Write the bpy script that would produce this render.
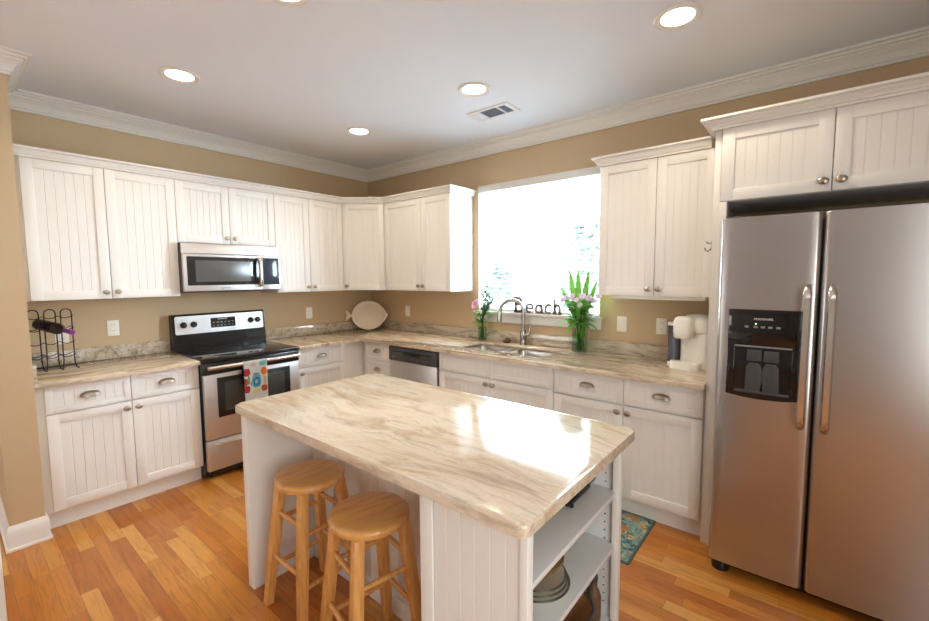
import bpy, bmesh, math, random
from mathutils import Vector, Matrix
random.seed(7)
for o in list(bpy.data.objects):
    bpy.data.objects.remove(o)
scene = bpy.context.scene
COL = scene.collection
PI = math.pi
CEIL = 2.719

# ------------------------------------------------------------------ camera
cam = bpy.data.cameras.new('camera')
cam.sensor_width = 36.0
cam.lens = 427.51 / 929 * 36.0
cam.clip_start = 0.02
cam_o = bpy.data.objects.new('camera', cam)
COL.objects.link(cam_o)
YAW, PITCH, ROLL = 0.6834, -0.0802, -0.0066
fwd = Vector((-math.sin(YAW) * math.cos(PITCH), math.cos(YAW) * math.cos(PITCH), math.sin(PITCH)))
r0 = Vector((math.cos(YAW), math.sin(YAW), 0))
u0 = r0.cross(fwd)
cr, sr = math.cos(ROLL), math.sin(ROLL)
rr = r0 * cr + u0 * sr
uu = u0 * cr - r0 * sr
cm = Matrix((rr, uu, -fwd)).transposed().to_4x4()
cm.translation = Vector((4.0659, -3.236, 1.5131))
cam_o.matrix_world = cm
scene.camera = cam_o

# ------------------------------------------------------------------ world, lights, exposure
world = bpy.data.worlds.new('sky')
scene.world = world
world.use_nodes = True
wn = world.node_tree.nodes
wn['Background'].inputs['Color'].default_value = (0.72, 0.86, 1.0, 1)
wn['Background'].inputs['Strength'].default_value = 30.0

scene.view_settings.view_transform = 'Standard'
scene.view_settings.look = 'None'
scene.view_settings.gamma = 1.0
scene.view_settings.use_curve_mapping = False
scene.view_settings.exposure = 0.9
scene.cycles.max_bounces = 10
scene.cycles.diffuse_bounces = 5
scene.cycles.glossy_bounces = 4
scene.cycles.transmission_bounces = 8
scene.cycles.transparent_max_bounces = 12
scene.cycles.caustics_reflective = False
scene.cycles.caustics_refractive = False
scene.cycles.sample_clamp_indirect = 8.0
scene.cycles.use_denoising = True


def area_light(name, loc, rot, sx, sy, power, color):
    l = bpy.data.lights.new(name, 'AREA')
    l.shape = 'RECTANGLE'
    l.size, l.size_y = sx, sy
    l.energy = power
    l.color = color
    o = bpy.data.objects.new(name, l)
    COL.objects.link(o)
    o.location = loc
    o.rotation_euler = rot
    return o

# added fill lamps on solid walls out of view, in place of window daylight
FILL_COL = (0.92, 0.96, 0.96)
area_light('fill_rear', (-.4, -6.98, 1.55), (PI / 2, 0, 0), 2.2, 1.5, 30, FILL_COL)
area_light('fill_right', (5.28, -3.5, 1.4), (PI / 2, 0, PI / 2), 2.0, 1.8, 30, FILL_COL)
area_light('fill_left', (-2.98, -5.0, 1.5), (PI / 2, 0, -PI / 2), 2.0, 1.5, 14, FILL_COL)

# ------------------------------------------------------------------ node helpers
class NT:
    def __init__(self, name):
        self.m = bpy.data.materials.new(name)
        self.m.use_nodes = True
        self.t = self.m.node_tree
        self.b = self.t.nodes['Principled BSDF']
        self.out = self.t.nodes['Material Output']

    def n(self, typ, **kw):
        nd = self.t.nodes.new(typ)
        for k, v in kw.items():
            setattr(nd, k, v)
        return nd

    def l(self, a, b):
        self.t.links.new(a, b)

    def math(self, op, a, b=None, c=None):
        nd = self.n('ShaderNodeMath', operation=op)
        for i, v in enumerate((a, b, c)):
            if v is None:
                continue
            if isinstance(v, (int, float)):
                nd.inputs[i].default_value = v
            else:
                self.l(v, nd.inputs[i])
        return nd.outputs[0]

    def mix(self, fac, a, b, blend='MIX'):
        nd = self.n('ShaderNodeMix', data_type='RGBA', blend_type=blend)
        for s, v in ((nd.inputs[0], fac), (nd.inputs[6], a), (nd.inputs[7], b)):
            if isinstance(v, (int, float)):
                s.default_value = v
            elif isinstance(v, tuple):
                s.default_value = (*v[:3], 1)
            else:
                self.l(v, s)
        return nd.outputs[2]

    def ramp(self, fac, stops, interp='LINEAR'):
        nd = self.n('ShaderNodeValToRGB')
        cr_ = nd.color_ramp
        cr_.interpolation = interp
        while len(cr_.elements) < len(stops):
            cr_.elements.new(0.5)
        for e, (p, c) in zip(cr_.elements, stops):
            e.position = p
            e.color = (*c, 1) if len(c) == 3 else c
        self.l(fac, nd.inputs[0])
        return nd.outputs[0]

    def coords(self, scale=(1, 1, 1), rot=(0, 0, 0), out='Object', loc=(0, 0, 0)):
        tc = self.n('ShaderNodeTexCoord')
        mp = self.n('ShaderNodeMapping')
        mp.inputs['Scale'].default_value = scale
        mp.inputs['Rotation'].default_value = rot
        mp.inputs['Location'].default_value = loc
        self.l(tc.outputs[out], mp.inputs[0])
        return mp.outputs[0]

    def noise(self, vec, scale=5, detail=4, rough=.55, dist=0.0):
        nd = self.n('ShaderNodeTexNoise')
        nd.inputs['Scale'].default_value = scale
        nd.inputs['Detail'].default_value = detail
        nd.inputs['Roughness'].default_value = rough
        nd.inputs['Distortion'].default_value = dist
        self.l(vec, nd.inputs['Vector'])
        return nd.outputs['Fac']

    def bump(self, h, strength=.1, dist=.01):
        nd = self.n('ShaderNodeBump')
        nd.inputs['Strength'].default_value = strength
        nd.inputs['Distance'].default_value = dist
        self.l(h, nd.inputs['Height'])
        self.l(nd.outputs[0], self.b.inputs['Normal'])


def S(r, g, b):
    f = lambda c: c / 12.92 if c <= .04045 else ((c + .055) / 1.055) ** 2.4
    return (f(r / 255), f(g / 255), f(b / 255))


def plain(name, col, rough=.5, metal=0.0, spec=.5, coat=0.0, var=0.0, vscale=6.0):
    m = NT(name)
    b = m.b
    b.inputs['Roughness'].default_value = rough
    b.inputs['Metallic'].default_value = metal
    b.inputs['Specular IOR Level'].default_value = spec
    b.inputs['Coat Weight'].default_value = coat
    if var:
        f = m.noise(m.coords(), vscale, 5)
        c2 = tuple(max(0, x * (1 - var)) for x in col)
        m.l(m.mix(f, col, c2), b.inputs['Base Color'])
    else:
        b.inputs['Base Color'].default_value = (*col, 1)
    return m.m


def glass_thin(name, tint=(1, 1, 1), rough=0.0):
    m = NT(name)
    tr = m.n('ShaderNodeBsdfTransparent')
    tr.inputs[0].default_value = (*tint, 1)
    gl = m.n('ShaderNodeBsdfGlossy')
    gl.inputs['Roughness'].default_value = rough
    fr = m.n('ShaderNodeLayerWeight')
    fr.inputs[0].default_value = .12
    mx = m.n('ShaderNodeMixShader')
    m.l(m.math('MULTIPLY', fr.outputs['Facing'], .35), mx.inputs[0])
    m.l(tr.outputs[0], mx.inputs[1])
    m.l(gl.outputs[0], mx.inputs[2])
    m.l(mx.outputs[0], m.out.inputs[0])
    return m.m


# ------------------------------------------------------------------ materials
def mat_wall():
    m = NT('tan_wall_paint')
    f = m.noise(m.coords(), 60, 6)
    m.l(m.mix(f, S(195, 170, 134), S(190, 165, 130)), m.b.inputs['Base Color'])
    m.b.inputs['Roughness'].default_value = .65
    m.bump(f, .06, .002)
    return m.m


def mat_floor():
    m = NT('oak_plank_floor')
    tc = m.n('ShaderNodeTexCoord')
    sp = m.n('ShaderNodeSeparateXYZ')
    m.l(tc.outputs['Object'], sp.inputs[0])
    W = .066
    yw = m.math('DIVIDE', sp.outputs[1], W)
    row = m.math('FLOOR', yw)
    wnz = m.n('ShaderNodeTexWhiteNoise', noise_dimensions='1D')
    m.l(row, wnz.inputs['W'])
    xo = m.math('ADD', m.math('DIVIDE', sp.outputs[0], .50), m.math('MULTIPLY', wnz.outputs['Value'], 7.3))
    colm = m.math('FLOOR', xo)
    cb = m.n('ShaderNodeCombineXYZ')
    m.l(row, cb.inputs[0]); m.l(colm, cb.inputs[1])
    w2 = m.n('ShaderNodeTexWhiteNoise', noise_dimensions='2D')
    m.l(cb.outputs[0], w2.inputs['Vector'])
    tone = m.ramp(w2.outputs['Value'], [(0, S(140, 76, 26)), (.10, S(172, 98, 34)), (.45, S(188, 116, 42)), (.78, S(198, 130, 52)), (1, S(214, 156, 80))])
    # grain, shifted per plank
    ad = m.n('ShaderNodeVectorMath', operation='ADD')
    sc = m.n('ShaderNodeVectorMath', operation='SCALE')
    m.l(w2.outputs['Color'], sc.inputs[0]); sc.inputs['Scale'].default_value = 20
    mp = m.n('ShaderNodeMapping'); mp.inputs['Scale'].default_value = (2.2, 26, 1)
    m.l(tc.outputs['Object'], mp.inputs[0])
    m.l(mp.outputs[0], ad.inputs[0]); m.l(sc.outputs[0], ad.inputs[1])
    g = m.noise(ad.outputs[0], 1.6, 6, .62, 1.2)
    gc = m.ramp(g, [(.25, (.42, .36, .30)), (.5, (.92, .92, .92)), (.8, (1.12, 1.1, 1.05))])
    c = m.mix(.75, tone, gc, 'MULTIPLY')
    fy = m.math('FRACT', yw); fx = m.math('FRACT', xo)
    ey = m.math('MINIMUM', fy, m.math('SUBTRACT', 1.0, fy))
    ex = m.math('MULTIPLY', m.math('MINIMUM', fx, m.math('SUBTRACT', 1.0, fx)), .50 / W)
    e = m.math('MINIMUM', ey, ex)
    seam = m.math('LESS_THAN', e, .014)
    c = m.mix(m.math('MULTIPLY', seam, .6), c, S(92, 48, 20))
    m.l(c, m.b.inputs['Base Color'])
    m.b.inputs['Roughness'].default_value = .28
    m.b.inputs['Coat Weight'].default_value = .25
    m.b.inputs['Coat Roughness'].default_value = .12
    m.bump(m.math('SUBTRACT', m.math('MULTIPLY', g, .25), seam), .25, .001)
    return m.m


def mat_granite(name, rotz=0.0, grey=0.0, contrast=1.0, off=0.0):
    m = NT(name)
    v = m.coords((1, 1, 1), (0, 0, rotz), 'Object', (off, off * .7, 0))
    # slow warp of the flow direction
    n0 = m.n('ShaderNodeTexNoise'); n0.inputs['Scale'].default_value = 1.1; n0.inputs['Detail'].default_value = 3
    m.l(v, n0.inputs['Vector'])
    sb = m.n('ShaderNodeVectorMath', operation='SUBTRACT'); m.l(n0.outputs['Color'], sb.inputs[0]); sb.inputs[1].default_value = (.5, .5, .5)
    sc = m.n('ShaderNodeVectorMath', operation='SCALE'); m.l(sb.outputs[0], sc.inputs[0]); sc.inputs['Scale'].default_value = .42
    ad = m.n('ShaderNodeVectorMath', operation='ADD'); m.l(v, ad.inputs[0]); m.l(sc.outputs[0], ad.inputs[1])
    mp = m.n('ShaderNodeMapping'); mp.inputs['Scale'].default_value = (.9, 6.5, 6.5); mp.inputs['Rotation'].default_value = (0, 0, .16)
    m.l(ad.outputs[0], mp.inputs[0])
    a = m.noise(mp.outputs[0], 1.6, 8, .62, .6)
    base = m.ramp(a, [(.22, S(120, 98, 78)), (.36, S(176, 146, 112)), (.47, S(214, 192, 162)), (.58, S(226, 210, 186)), (.68, S(188, 166, 140)), (.8, S(150, 140, 128))])
    mp2 = m.n('ShaderNodeMapping'); mp2.inputs['Scale'].default_value = (1.3, 16, 16); mp2.inputs['Rotation'].default_value = (0, 0, .1)
    m.l(ad.outputs[0], mp2.inputs[0])
    b2 = m.noise(mp2.outputs[0], 2.4, 6, .6, .4)
    vein = m.ramp(b2, [(.36, (.42, .36, .31)), (.47, (.96, .95, .94)), (.6, (1.05, 1.05, 1.05))])
    c = m.mix(min(1, .55 * contrast), base, vein, 'MULTIPLY')
    c = m.mix(.25 if contrast < 1.3 else .10 if contrast < 1.5 else .03, c, S(232, 220, 202))
    if grey:
        c = m.mix(grey, c, S(146, 148, 140))
    sp = m.noise(v, 90, 3)
    c = m.mix(.12, c, m.ramp(sp, [(.35, (.4, .36, .3)), (.6, (1, 1, 1))]), 'MULTIPLY')
    m.l(c, m.b.inputs['Base Color'])
    m.b.inputs['Roughness'].default_value = .10
    m.b.inputs['Specular IOR Level'].default_value = .8
    return m.m


def mat_steel(name='brushed_steel', axis='z', col=(.60, .59, .575), rough=.27):
    m = NT(name)
    s = {'z': (140, 140, 1.2), 'x': (1.2, 140, 140), 'y': (140, 1.2, 140)}[axis]
    f = m.noise(m.coords(s), 2.0, 4)
    m.l(m.mix(f, col, tuple(c * .975 for c in col)), m.b.inputs['Base Color'])
    m.b.inputs['Metallic'].default_value = 1
    mr = m.n('ShaderNodeMapRange')
    mr.inputs['To Min'].default_value = rough - .008
    mr.inputs['To Max'].default_value = rough + .008
    m.l(f, mr.inputs[0]); m.l(mr.outputs[0], m.b.inputs['Roughness'])
    return m.m


def mat_stool():
    m = NT('honey_stool_wood')
    g = m.noise(m.coords((3, 30, 3)), 2.0, 5, .6, .8)
    m.l(m.ramp(g, [(.25, S(180, 120, 58)), (.5, S(212, 154, 86)), (.75, S(224, 172, 104))]), m.b.inputs['Base Color'])
    m.b.inputs['Roughness'].default_value = .38
    m.b.inputs['Coat Weight'].default_value = .15
    return m.m


def mat_seat():
    m = NT('honey_stool_seat_wood')
    tc = m.n('ShaderNodeTexCoord'); sp = m.n('ShaderNodeSeparateXYZ'); m.l(tc.outputs['Object'], sp.inputs[0])
    st = m.math('FLOOR', m.math('DIVIDE', m.math('ADD', sp.outputs[0], .5), .075))
    w = m.n('ShaderNodeTexWhiteNoise', noise_dimensions='1D'); m.l(st, w.inputs['W'])
    g = m.noise(m.coords((26, 3, 3)), 2.0, 5, .6, .8)
    c = m.ramp(g, [(.25, S(184, 124, 60)), (.5, S(214, 158, 90)), (.75, S(226, 174, 106))])
    c = m.mix(.35, c, m.ramp(w.outputs[0], [(0, (.72, .66, .6)), (1, (1.1, 1.08, 1.04))]), 'MULTIPLY')
    m.l(c, m.b.inputs['Base Color'])
    m.b.inputs['Roughness'].default_value = .33
    m.b.inputs['Coat Weight'].default_value = .2
    return m.m


def mat_rug():
    m = NT('teal_floral_rug')
    v = m.coords()
    n1 = m.noise(v, 9, 4, .6, 1.5)
    n2 = m.noise(m.coords((1, 1, 1), (0, 0, .5), 'Object', (4, 2, 0)), 14, 3, .5, 1.0)
    n3 = m.noise(m.coords((1, 1, 1), (0, 0, 0), 'Object', (9, 5, 0)), 11, 2, .5, .8)
    c = m.ramp(n1, [(.32, S(46, 74, 84)), (.45, S(78, 122, 126)), (.55, S(140, 170, 160)), (.68, S(92, 128, 128))])
    c = m.mix(m.math('GREATER_THAN', n2, .58), c, S(196, 178, 116))
    c = m.mix(m.math('GREATER_THAN', n3, .6), c, S(172, 122, 80))
    c = m.mix(m.math('GREATER_THAN', n2, .66), c, S(140, 86, 70))
    m.l(c, m.b.inputs['Base Color'])
    m.b.inputs['Roughness'].default_value = .95
    m.bump(m.noise(v, 300, 2), .5, .003)
    return m.m


def mat_spots(name, base, spots, rough=.8):
    """spots: (x, z, rx, rz, colour) in object coordinates: a printed pattern on cloth"""
    m = NT(name)
    tc = m.n('ShaderNodeTexCoord'); sp = m.n('ShaderNodeSeparateXYZ'); m.l(tc.outputs['Object'], sp.inputs[0])
    wob = m.noise(tc.outputs['Object'], 60, 2)
    c = m.mix(m.math('MULTIPLY', wob, .1), base, tuple(x * .7 for x in base))
    for x, z, rx, rz, col in spots:
        dx = m.math('DIVIDE', m.math('SUBTRACT', sp.outputs[0], x), rx)
        dz = m.math('DIVIDE', m.math('SUBTRACT', sp.outputs[2], z), rz)
        d = m.math('ADD', m.math('POWER', m.math('ABSOLUTE', dx), 2.6), m.math('POWER', m.math('ABSOLUTE', dz), 2.6))
        d = m.math('ADD', d, m.math('MULTIPLY', m.math('SUBTRACT', wob, .5), 1.1))
        c = m.mix(m.math('LESS_THAN', d, 1.0), c, col)
    m.l(c, m.b.inputs['Base Color'])
    m.b.inputs['Roughness'].default_value = rough
    return m.m


def mat_emit(name, col, strength):
    m = NT(name)
    m.b.inputs['Base Color'].default_value = (.9, .9, .9, 1)
    m.b.inputs['Emission Color'].default_value = (*col, 1)
    m.b.inputs['Emission Strength'].default_value = strength
    return m.m


def mat_slat():
    m = NT('white_blind_slat')
    tr = m.n('ShaderNodeBsdfTranslucent'); tr.inputs[0].default_value = (.9, .92, .94, 1)
    mx = m.n('ShaderNodeMixShader'); mx.inputs[0].default_value = .25
    m.b.inputs['Base Color'].default_value = (.9, .9, .9, 1)
    m.b.inputs['Roughness'].default_value = .45
    m.l(m.b.outputs[0], mx.inputs[1]); m.l(tr.outputs[0], mx.inputs[2]); m.l(mx.outputs[0], m.out.inputs[0])
    return m.m


def mat_leaf(name, c1, c2):
    m = NT(name)
    f = m.noise(m.coords(), 25, 3)
    m.l(m.mix(f, c1, c2), m.b.inputs['Base Color'])
    m.b.inputs['Roughness'].default_value = .45
    tr = m.n('ShaderNodeBsdfTranslucent'); tr.inputs[0].default_value = (*c2, 1)
    mx = m.n('ShaderNodeMixShader'); mx.inputs[0].default_value = .02
    m.l(m.b.outputs[0], mx.inputs[1]); m.l(tr.outputs[0], mx.inputs[2]); m.l(mx.outputs[0], m.out.inputs[0])
    return m.m


M = {}
M['wall'] = mat_wall()
M['ceiling'] = plain('ceiling_paint', S(231, 235, 241), .8, var=.02, vscale=3)
M['floor'] = mat_floor()
M['trim'] = plain('white_trim_paint', S(228, 225, 219), .4, var=.02)
M['cab'] = plain('white_cabinet_paint', S(231, 229, 224), .38, var=.02, vscale=2)
M['cabin'] = plain('white_shelf_paint', S(214, 214, 212), .45, var=.02, vscale=2)
M['granite'] = mat_granite('fantasy_brown_granite', 0.0, .12, 1.15)
M['granite_run'] = mat_granite('fantasy_brown_granite_run', 0.05, .12, 1.4, 3.1)
M['granite_side'] = mat_granite('fantasy_brown_granite_side', PI / 2, .14, 1.4, 5.3)
M['granite_splash'] = mat_granite('fantasy_brown_granite_splash', .08, .40, 1.8, 7.7)
M['steel'] = mat_steel('brushed_steel_fridge', 'x', (.53, .515, .50), .28)
M['steel_v'] = mat_steel('brushed_steel_bar', 'z', (.72, .70, .67), .25)
M['steel_y'] = mat_steel('brushed_steel_front', 'x', (.64, .62, .605), .42)
M['sinksteel'] = mat_steel('sink_steel', 'x', (.62, .60, .57), .25)
M['nickel'] = plain('brushed_nickel', (.42, .37, .31), .28, 1.0)
M['chrome'] = plain('faucet_nickel', (.42, .40, .375), .24, 1.0)
M['black'] = plain('black_plastic', (.010, .010, .011), .22)
M['blackgloss'] = plain('black_glass', (.008, .008, .009), .06, spec=.6)
M['ovenglass'] = plain('oven_window_glass', (.035, .04, .036), .08, spec=.7)
M['mwglass'] = plain('microwave_window_glass', (.02, .02, .022), .1, spec=.7)
M['mwmesh'] = plain('microwave_screen', (.09, .09, .088), .25, spec=.6)
M['panelblue'] = plain('control_glass', (.03, .045, .07), .12, spec=.7)
M['darkgrey'] = plain('dark_grey_plastic', (.05, .05, .052), .4)
M['grey'] = plain('grey_plastic', (.22, .22, .22), .4)
M['whiteplastic'] = plain('white_plastic', S(236, 233, 226), .32, coat=.2)
M['plate'] = plain('outlet_plastic', S(238, 234, 222), .35)
M['slot'] = plain('outlet_slot', (.05, .05, .05), .6)
M['stool'] = mat_stool()
M['seat'] = mat_seat()
M['rug'] = mat_rug()
M['rugedge'] = plain('rug_border', S(74, 98, 96), .95)
M['iron'] = plain('black_iron_wire', (.015, .014, .013), .45, .6)
M['bottle'] = plain('dark_wine_glass', (.010, .008, .010), .12, spec=.6)
M['foil'] = plain('purple_foil', (.22, .03, .25), .35, .4)
M['ceramic'] = plain('cream_ceramic', S(226, 212, 188), .25, coat=.3)
M['glass'] = glass_thin('clear_vase_glass', (.93, .97, .95))
M['pane'] = glass_thin('window_pane_glass', (.97, .98, .98))
M['water'] = glass_thin('vase_water', (.80, .90, .80))
M['slat'] = mat_slat()
M['lamp'] = mat_emit('lamp_lens', (1.0, .93, .82), 4)
M['led'] = mat_emit('dispenser_light', (.7, 1.0, .45), 1.5)
M['leaf'] = mat_leaf('leaf_green', S(58, 122, 30), S(120, 184, 60))
M['leafdark'] = mat_leaf('leaf_dark_green', S(36, 74, 34), S(66, 112, 52))
M['spear'] = mat_leaf('spear_leaf_green', S(70, 140, 36), S(128, 190, 70))
M['pink'] = plain('pink_petal', S(238, 184, 204), .6, var=.25, vscale=30)
M['lilac'] = plain('lilac_petal', S(222, 198, 222), .6, var=.2, vscale=30)
M['lettermetal'] = plain('letter_metal', (.16, .12, .10), .4, .7)
M['brown'] = plain('brown_resin', S(112, 82, 60), .5, var=.5, vscale=60)
M['vent'] = plain('vent_white', S(224, 224, 224), .5)
M['ventdark'] = plain('vent_slot', S(128, 138, 156), .7)
M['towel'] = mat_spots('printed_towel', S(232, 226, 216), [
    (.0, -.145, .036, .052, S(110, 176, 196)), (.0, -.150, .026, .034, S(60, 128, 160)), (.002, -.15, .012, .016, S(170, 206, 210)),
    (0, -.088, .026, .006, S(120, 140, 150)),
    (-.070, -.070, .024, .030, S(196, 42, 58)), (-.078, -.145, .014, .030, S(206, 60, 50)), (-.072, -.20, .022, .028, S(184, 36, 48)),
    (-.058, -.13, .008, .035, S(120, 160, 70)),
    (.062, -.075, .024, .030, S(226, 126, 36)), (.066, -.15, .014, .035, S(206, 188, 150)),
    (.055, -.012, .028, .020, S(130, 196, 200)), (-.02, -.015, .022, .014, S(226, 190, 190)), (-.038, -.16, .010, .018, S(120, 190, 200)),
    (.06, -.21, .024, .026, S(210, 90, 60)), (0, -.225, .03, .014, S(230, 200, 110))])
M['plates'] = mat_spots('patterned_china', S(222, 212, 190), [], .3)
M['wicker'] = plain('woven_brown', S(150, 118, 74), .7, var=.6, vscale=80)
M['bowlglass'] = plain('amber_glass_bowl', S(176, 128, 84), .12, coat=.5, var=.3, vscale=20)
M['rimdark'] = plain('dark_glaze_rim', S(62, 68, 66), .3)
M['bush'] = plain('bush_leaf', S(82, 100, 104), .8, var=.25, vscale=12)
M['siding'] = plain('neighbor_siding', S(96, 106, 110), .8, var=.1, vscale=3)
M['lawn'] = plain('patio_concrete', S(220, 222, 224), .9, var=.1, vscale=4)
M['ovenline'] = plain('burner_ring', (.06, .06, .065), .2)

# ------------------------------------------------------------------ mesh helpers
def obj(name, bm, mats, parent=None, loc=(0, 0, 0), rot=(0, 0, 0), angle=40):
    me = bpy.data.meshes.new(name)
    bmesh.ops.recalc_face_normals(bm, faces=bm.faces[:])
    bm.to_mesh(me)
    bm.free()
    if not isinstance(mats, (list, tuple)):
        mats = [mats]
    for m in mats:
        me.materials.append(m)
    if 'crown' in name or name == 'trim_1':
        angle = 14
    for p in me.polygons:
        p.use_smooth = True
    me.set_sharp_from_angle(angle=math.radians(angle))
    o = bpy.data.objects.new(name, me)
    COL.objects.link(o)
    o.location = loc
    o.rotation_euler = rot
    if parent:
        o.parent = parent
    return o


def tag(o, label=None, cat=None, group=None, kind=None):
    if label: o['label'] = label
    if cat: o['category'] = cat
    if group: o['group'] = group
    if kind: o['kind'] = kind
    return o


def thing(name, label, cat, loc=(0, 0, 0), rz=0.0, group=None):
    o = bpy.data.objects.new(name, None)
    o.empty_display_size = .05
    COL.objects.link(o)
    o.location = loc
    o.rotation_euler = (0, 0, rz)
    return tag(o, label, cat, group)


def _setmat(bm, before, mi):
    if mi:
        for f in bm.faces:
            if f not in before:
                f.material_index = mi


def box(bm, lo, hi, bev=0.0, seg=2, mi=0):
    before = set(bm.faces) if mi else None
    r = bmesh.ops.create_cube(bm, size=1.0)
    vs = r['verts']
    c = [(a + b) / 2 for a, b in zip(lo, hi)]
    s = [abs(b - a) for a, b in zip(lo, hi)]
    for v in vs:
        v.co = Vector((v.co.x * s[0] + c[0], v.co.y * s[1] + c[1], v.co.z * s[2] + c[2]))
    if bev > 0:
        es = list({e for v in vs for e in v.link_edges})
        bmesh.ops.bevel(bm, geom=es, offset=min(bev, min(s) * .49), segments=seg, profile=.5, affect='EDGES')
    _setmat(bm, before, mi)
    return bm


def new():
    return bmesh.new()


def B(lo, hi, bev=0.0, seg=2):
    return box(new(), lo, hi, bev, seg)


def lathe(bm, prof, n=24, mat=None, mi=0):
    """prof: (r, z) pairs, turned about local z"""
    before = set(bm.faces) if mi else None
    rings = []
    allv = []
    for r, z in prof:
        if r < 1e-6:
            vs = [bm.verts.new((0, 0, z))]
        else:
            vs = [bm.verts.new((r * math.cos(2 * PI * i / n), r * math.sin(2 * PI * i / n), z)) for i in range(n)]
        rings.append(vs); allv += vs
    for a, b in zip(rings, rings[1:]):
        if len(a) == 1 and len(b) == 1:
            continue
        for i in range(n):
            j = (i + 1) % n
            if len(a) == 1: bm.faces.new((a[0], b[j], b[i]))
            elif len(b) == 1: bm.faces.new((a[i], a[j], b[0]))
            else: bm.faces.new((a[i], a[j], b[j], b[i]))
    if mat is not None:
        for v in allv: v.co = mat @ v.co
    _setmat(bm, before, mi)
    return bm


def tube(bm, pts, r, n=8, closed=False, mi=0, square=False):
    before = set(bm.faces) if mi else None
    pts = [Vector(p) for p in pts]
    N = len(pts)
    rad = r if isinstance(r, (list, tuple)) else [r] * N
    rings = []
    nrm = None
    for i, p in enumerate(pts):
        if closed: t = (pts[(i + 1) % N] - pts[i - 1]).normalized()
        elif i == 0: t = (pts[1] - p).normalized()
        elif i == N - 1: t = (p - pts[i - 1]).normalized()
        else: t = ((pts[i + 1] - p).normalized() + (p - pts[i - 1]).normalized()).normalized()
        if nrm is None:
            a = Vector((0, 0, 1)) if abs(t.z) < .9 else Vector((1, 0, 0))
            nrm = (a - t * a.dot(t)).normalized()
        else:
            nrm = (nrm - t * nrm.dot(t)).normalized()
        bi = t.cross(nrm)
        ph = PI / 4 if square else 0
        k = 1.4142 if square else 1
        rings.append([bm.verts.new(p + (nrm * math.cos(2 * PI * j / n + ph) + bi * math.sin(2 * PI * j / n + ph)) * rad[i] * k) for j in range(n)])
    rng = range(N) if closed else range(N - 1)
    for i in rng:
        a, b = rings[i], rings[(i + 1) % N]
        for j in range(n):
            k = (j + 1) % n
            bm.faces.new((a[j], a[k], b[k], b[j]))
    if not closed:
        bm.faces.new(rings[0][::-1]); bm.faces.new(rings[-1])
    _setmat(bm, before, mi)
    return bm


def prism(bm, poly, z0, z1, mi=0, bev=0.0):
    before = set(bm.faces) if mi else None
    lo = [bm.verts.new((x, y, z0)) for x, y in poly]
    hi = [bm.verts.new((x, y, z1)) for x, y in poly]
    fs = [bm.faces.new(lo[::-1]), bm.faces.new(hi)]
    n = len(poly)
    for i in range(n):
        j = (i + 1) % n
        bm.faces.new((lo[i], lo[j], hi[j], hi[i]))
    if bev:
        es = [e for e in bm.edges if all(v in hi for v in e.verts)]
        bmesh.ops.bevel(bm, geom=es, offset=bev, segments=3, profile=.5, affect='EDGES')
    _setmat(bm, before, mi)
    return bm


def sweep(bm, path, prof, closed=False):
    """prof (out, z) swept along a plan path; out = to the right of travel, corners mitred"""
    N = len(path)
    P = [Vector((p[0], p[1])) for p in path]
    rings = []
    for i in range(N):
        if closed or 0 < i < N - 1:
            d1 = (P[i] - P[i - 1]).normalized(); d2 = (P[(i + 1) % N] - P[i]).normalized()
            n1 = Vector((d1.y, -d1.x)); n2 = Vector((d2.y, -d2.x))
            b = n1 + n2
            o = b / (b.dot(n1)) if b.length > 1e-6 else n1
        else:
            d = (P[1] - P[0]).normalized() if i == 0 else (P[-1] - P[-2]).normalized()
            o = Vector((d.y, -d.x))
        rings.append([bm.verts.new((P[i].x + o.x * a, P[i].y + o.y * a, z)) for a, z in prof])
    m = len(prof)
    for i in (range(N) if closed else range(N - 1)):
        a, b = rings[i], rings[(i + 1) % N]
        for j in range(m):
            k = (j + 1) % m
            bm.faces.new((a[j], a[k], b[k], b[j]))
    if not closed:
        bm.faces.new(rings[0][::-1]); bm.faces.new(rings[-1])
    return bm


def rrect(x0, y0, x1, y1, r, n=5):
    pts = []
    for cx, cy, a0 in ((x1 - r, y1 - r, 0), (x0 + r, y1 - r, PI / 2), (x0 + r, y0 + r, PI), (x1 - r, y0 + r, 1.5 * PI)):
        for i in range(n + 1):
            a = a0 + PI / 2 * i / n
            pts.append((cx + r * math.cos(a), cy + r * math.sin(a)))
    return pts


def beaded(bm, x0, x1, z0, z1, y, pitch=.05, depth=.0022, gw=.004, horizontal=False):
    """beadboard sheet facing -y at depth y, vertical V grooves"""
    n = max(1, round((x1 - x0) / pitch))
    p = (x1 - x0) / n
    line = [(x0, y)]
    for i in range(1, n):
        c = x0 + p * i
        line += [(c - gw / 2, y), (c, y + depth), (c + gw / 2, y)]
    line.append((x1, y))
    vs = [(bm.verts.new((a, b, z0)), bm.verts.new((a, b, z1))) for a, b in line]
    for a, b in zip(vs, vs[1:]):
        bm.faces.new((a[0], b[0], b[1], a[1]))
    return bm


def door_bm(w, h, fw=.057, t=.019, rec=.008, pitch=.047, bead=True):
    bm = new()
    bv = .0018
    box(bm, (0, -t, 0), (fw, 0, h), bv)
    box(bm, (w - fw, -t, 0), (w, 0, h), bv)
    box(bm, (fw - .001, -t + .0003, h - fw), (w - fw + .001, 0, h - .0001), bv)
    box(bm, (fw - .001, -t + .0003, .0001), (w - fw + .001, 0, fw), bv)
    box(bm, (fw - .002, -t + rec + .005, fw - .002), (w - fw + .002, -.001, h - fw + .002))
    if bead:
        beaded(bm, fw - .001, w - fw + .001, fw - .001, h - fw + .001, -t + rec, pitch)
    return bm


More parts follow.
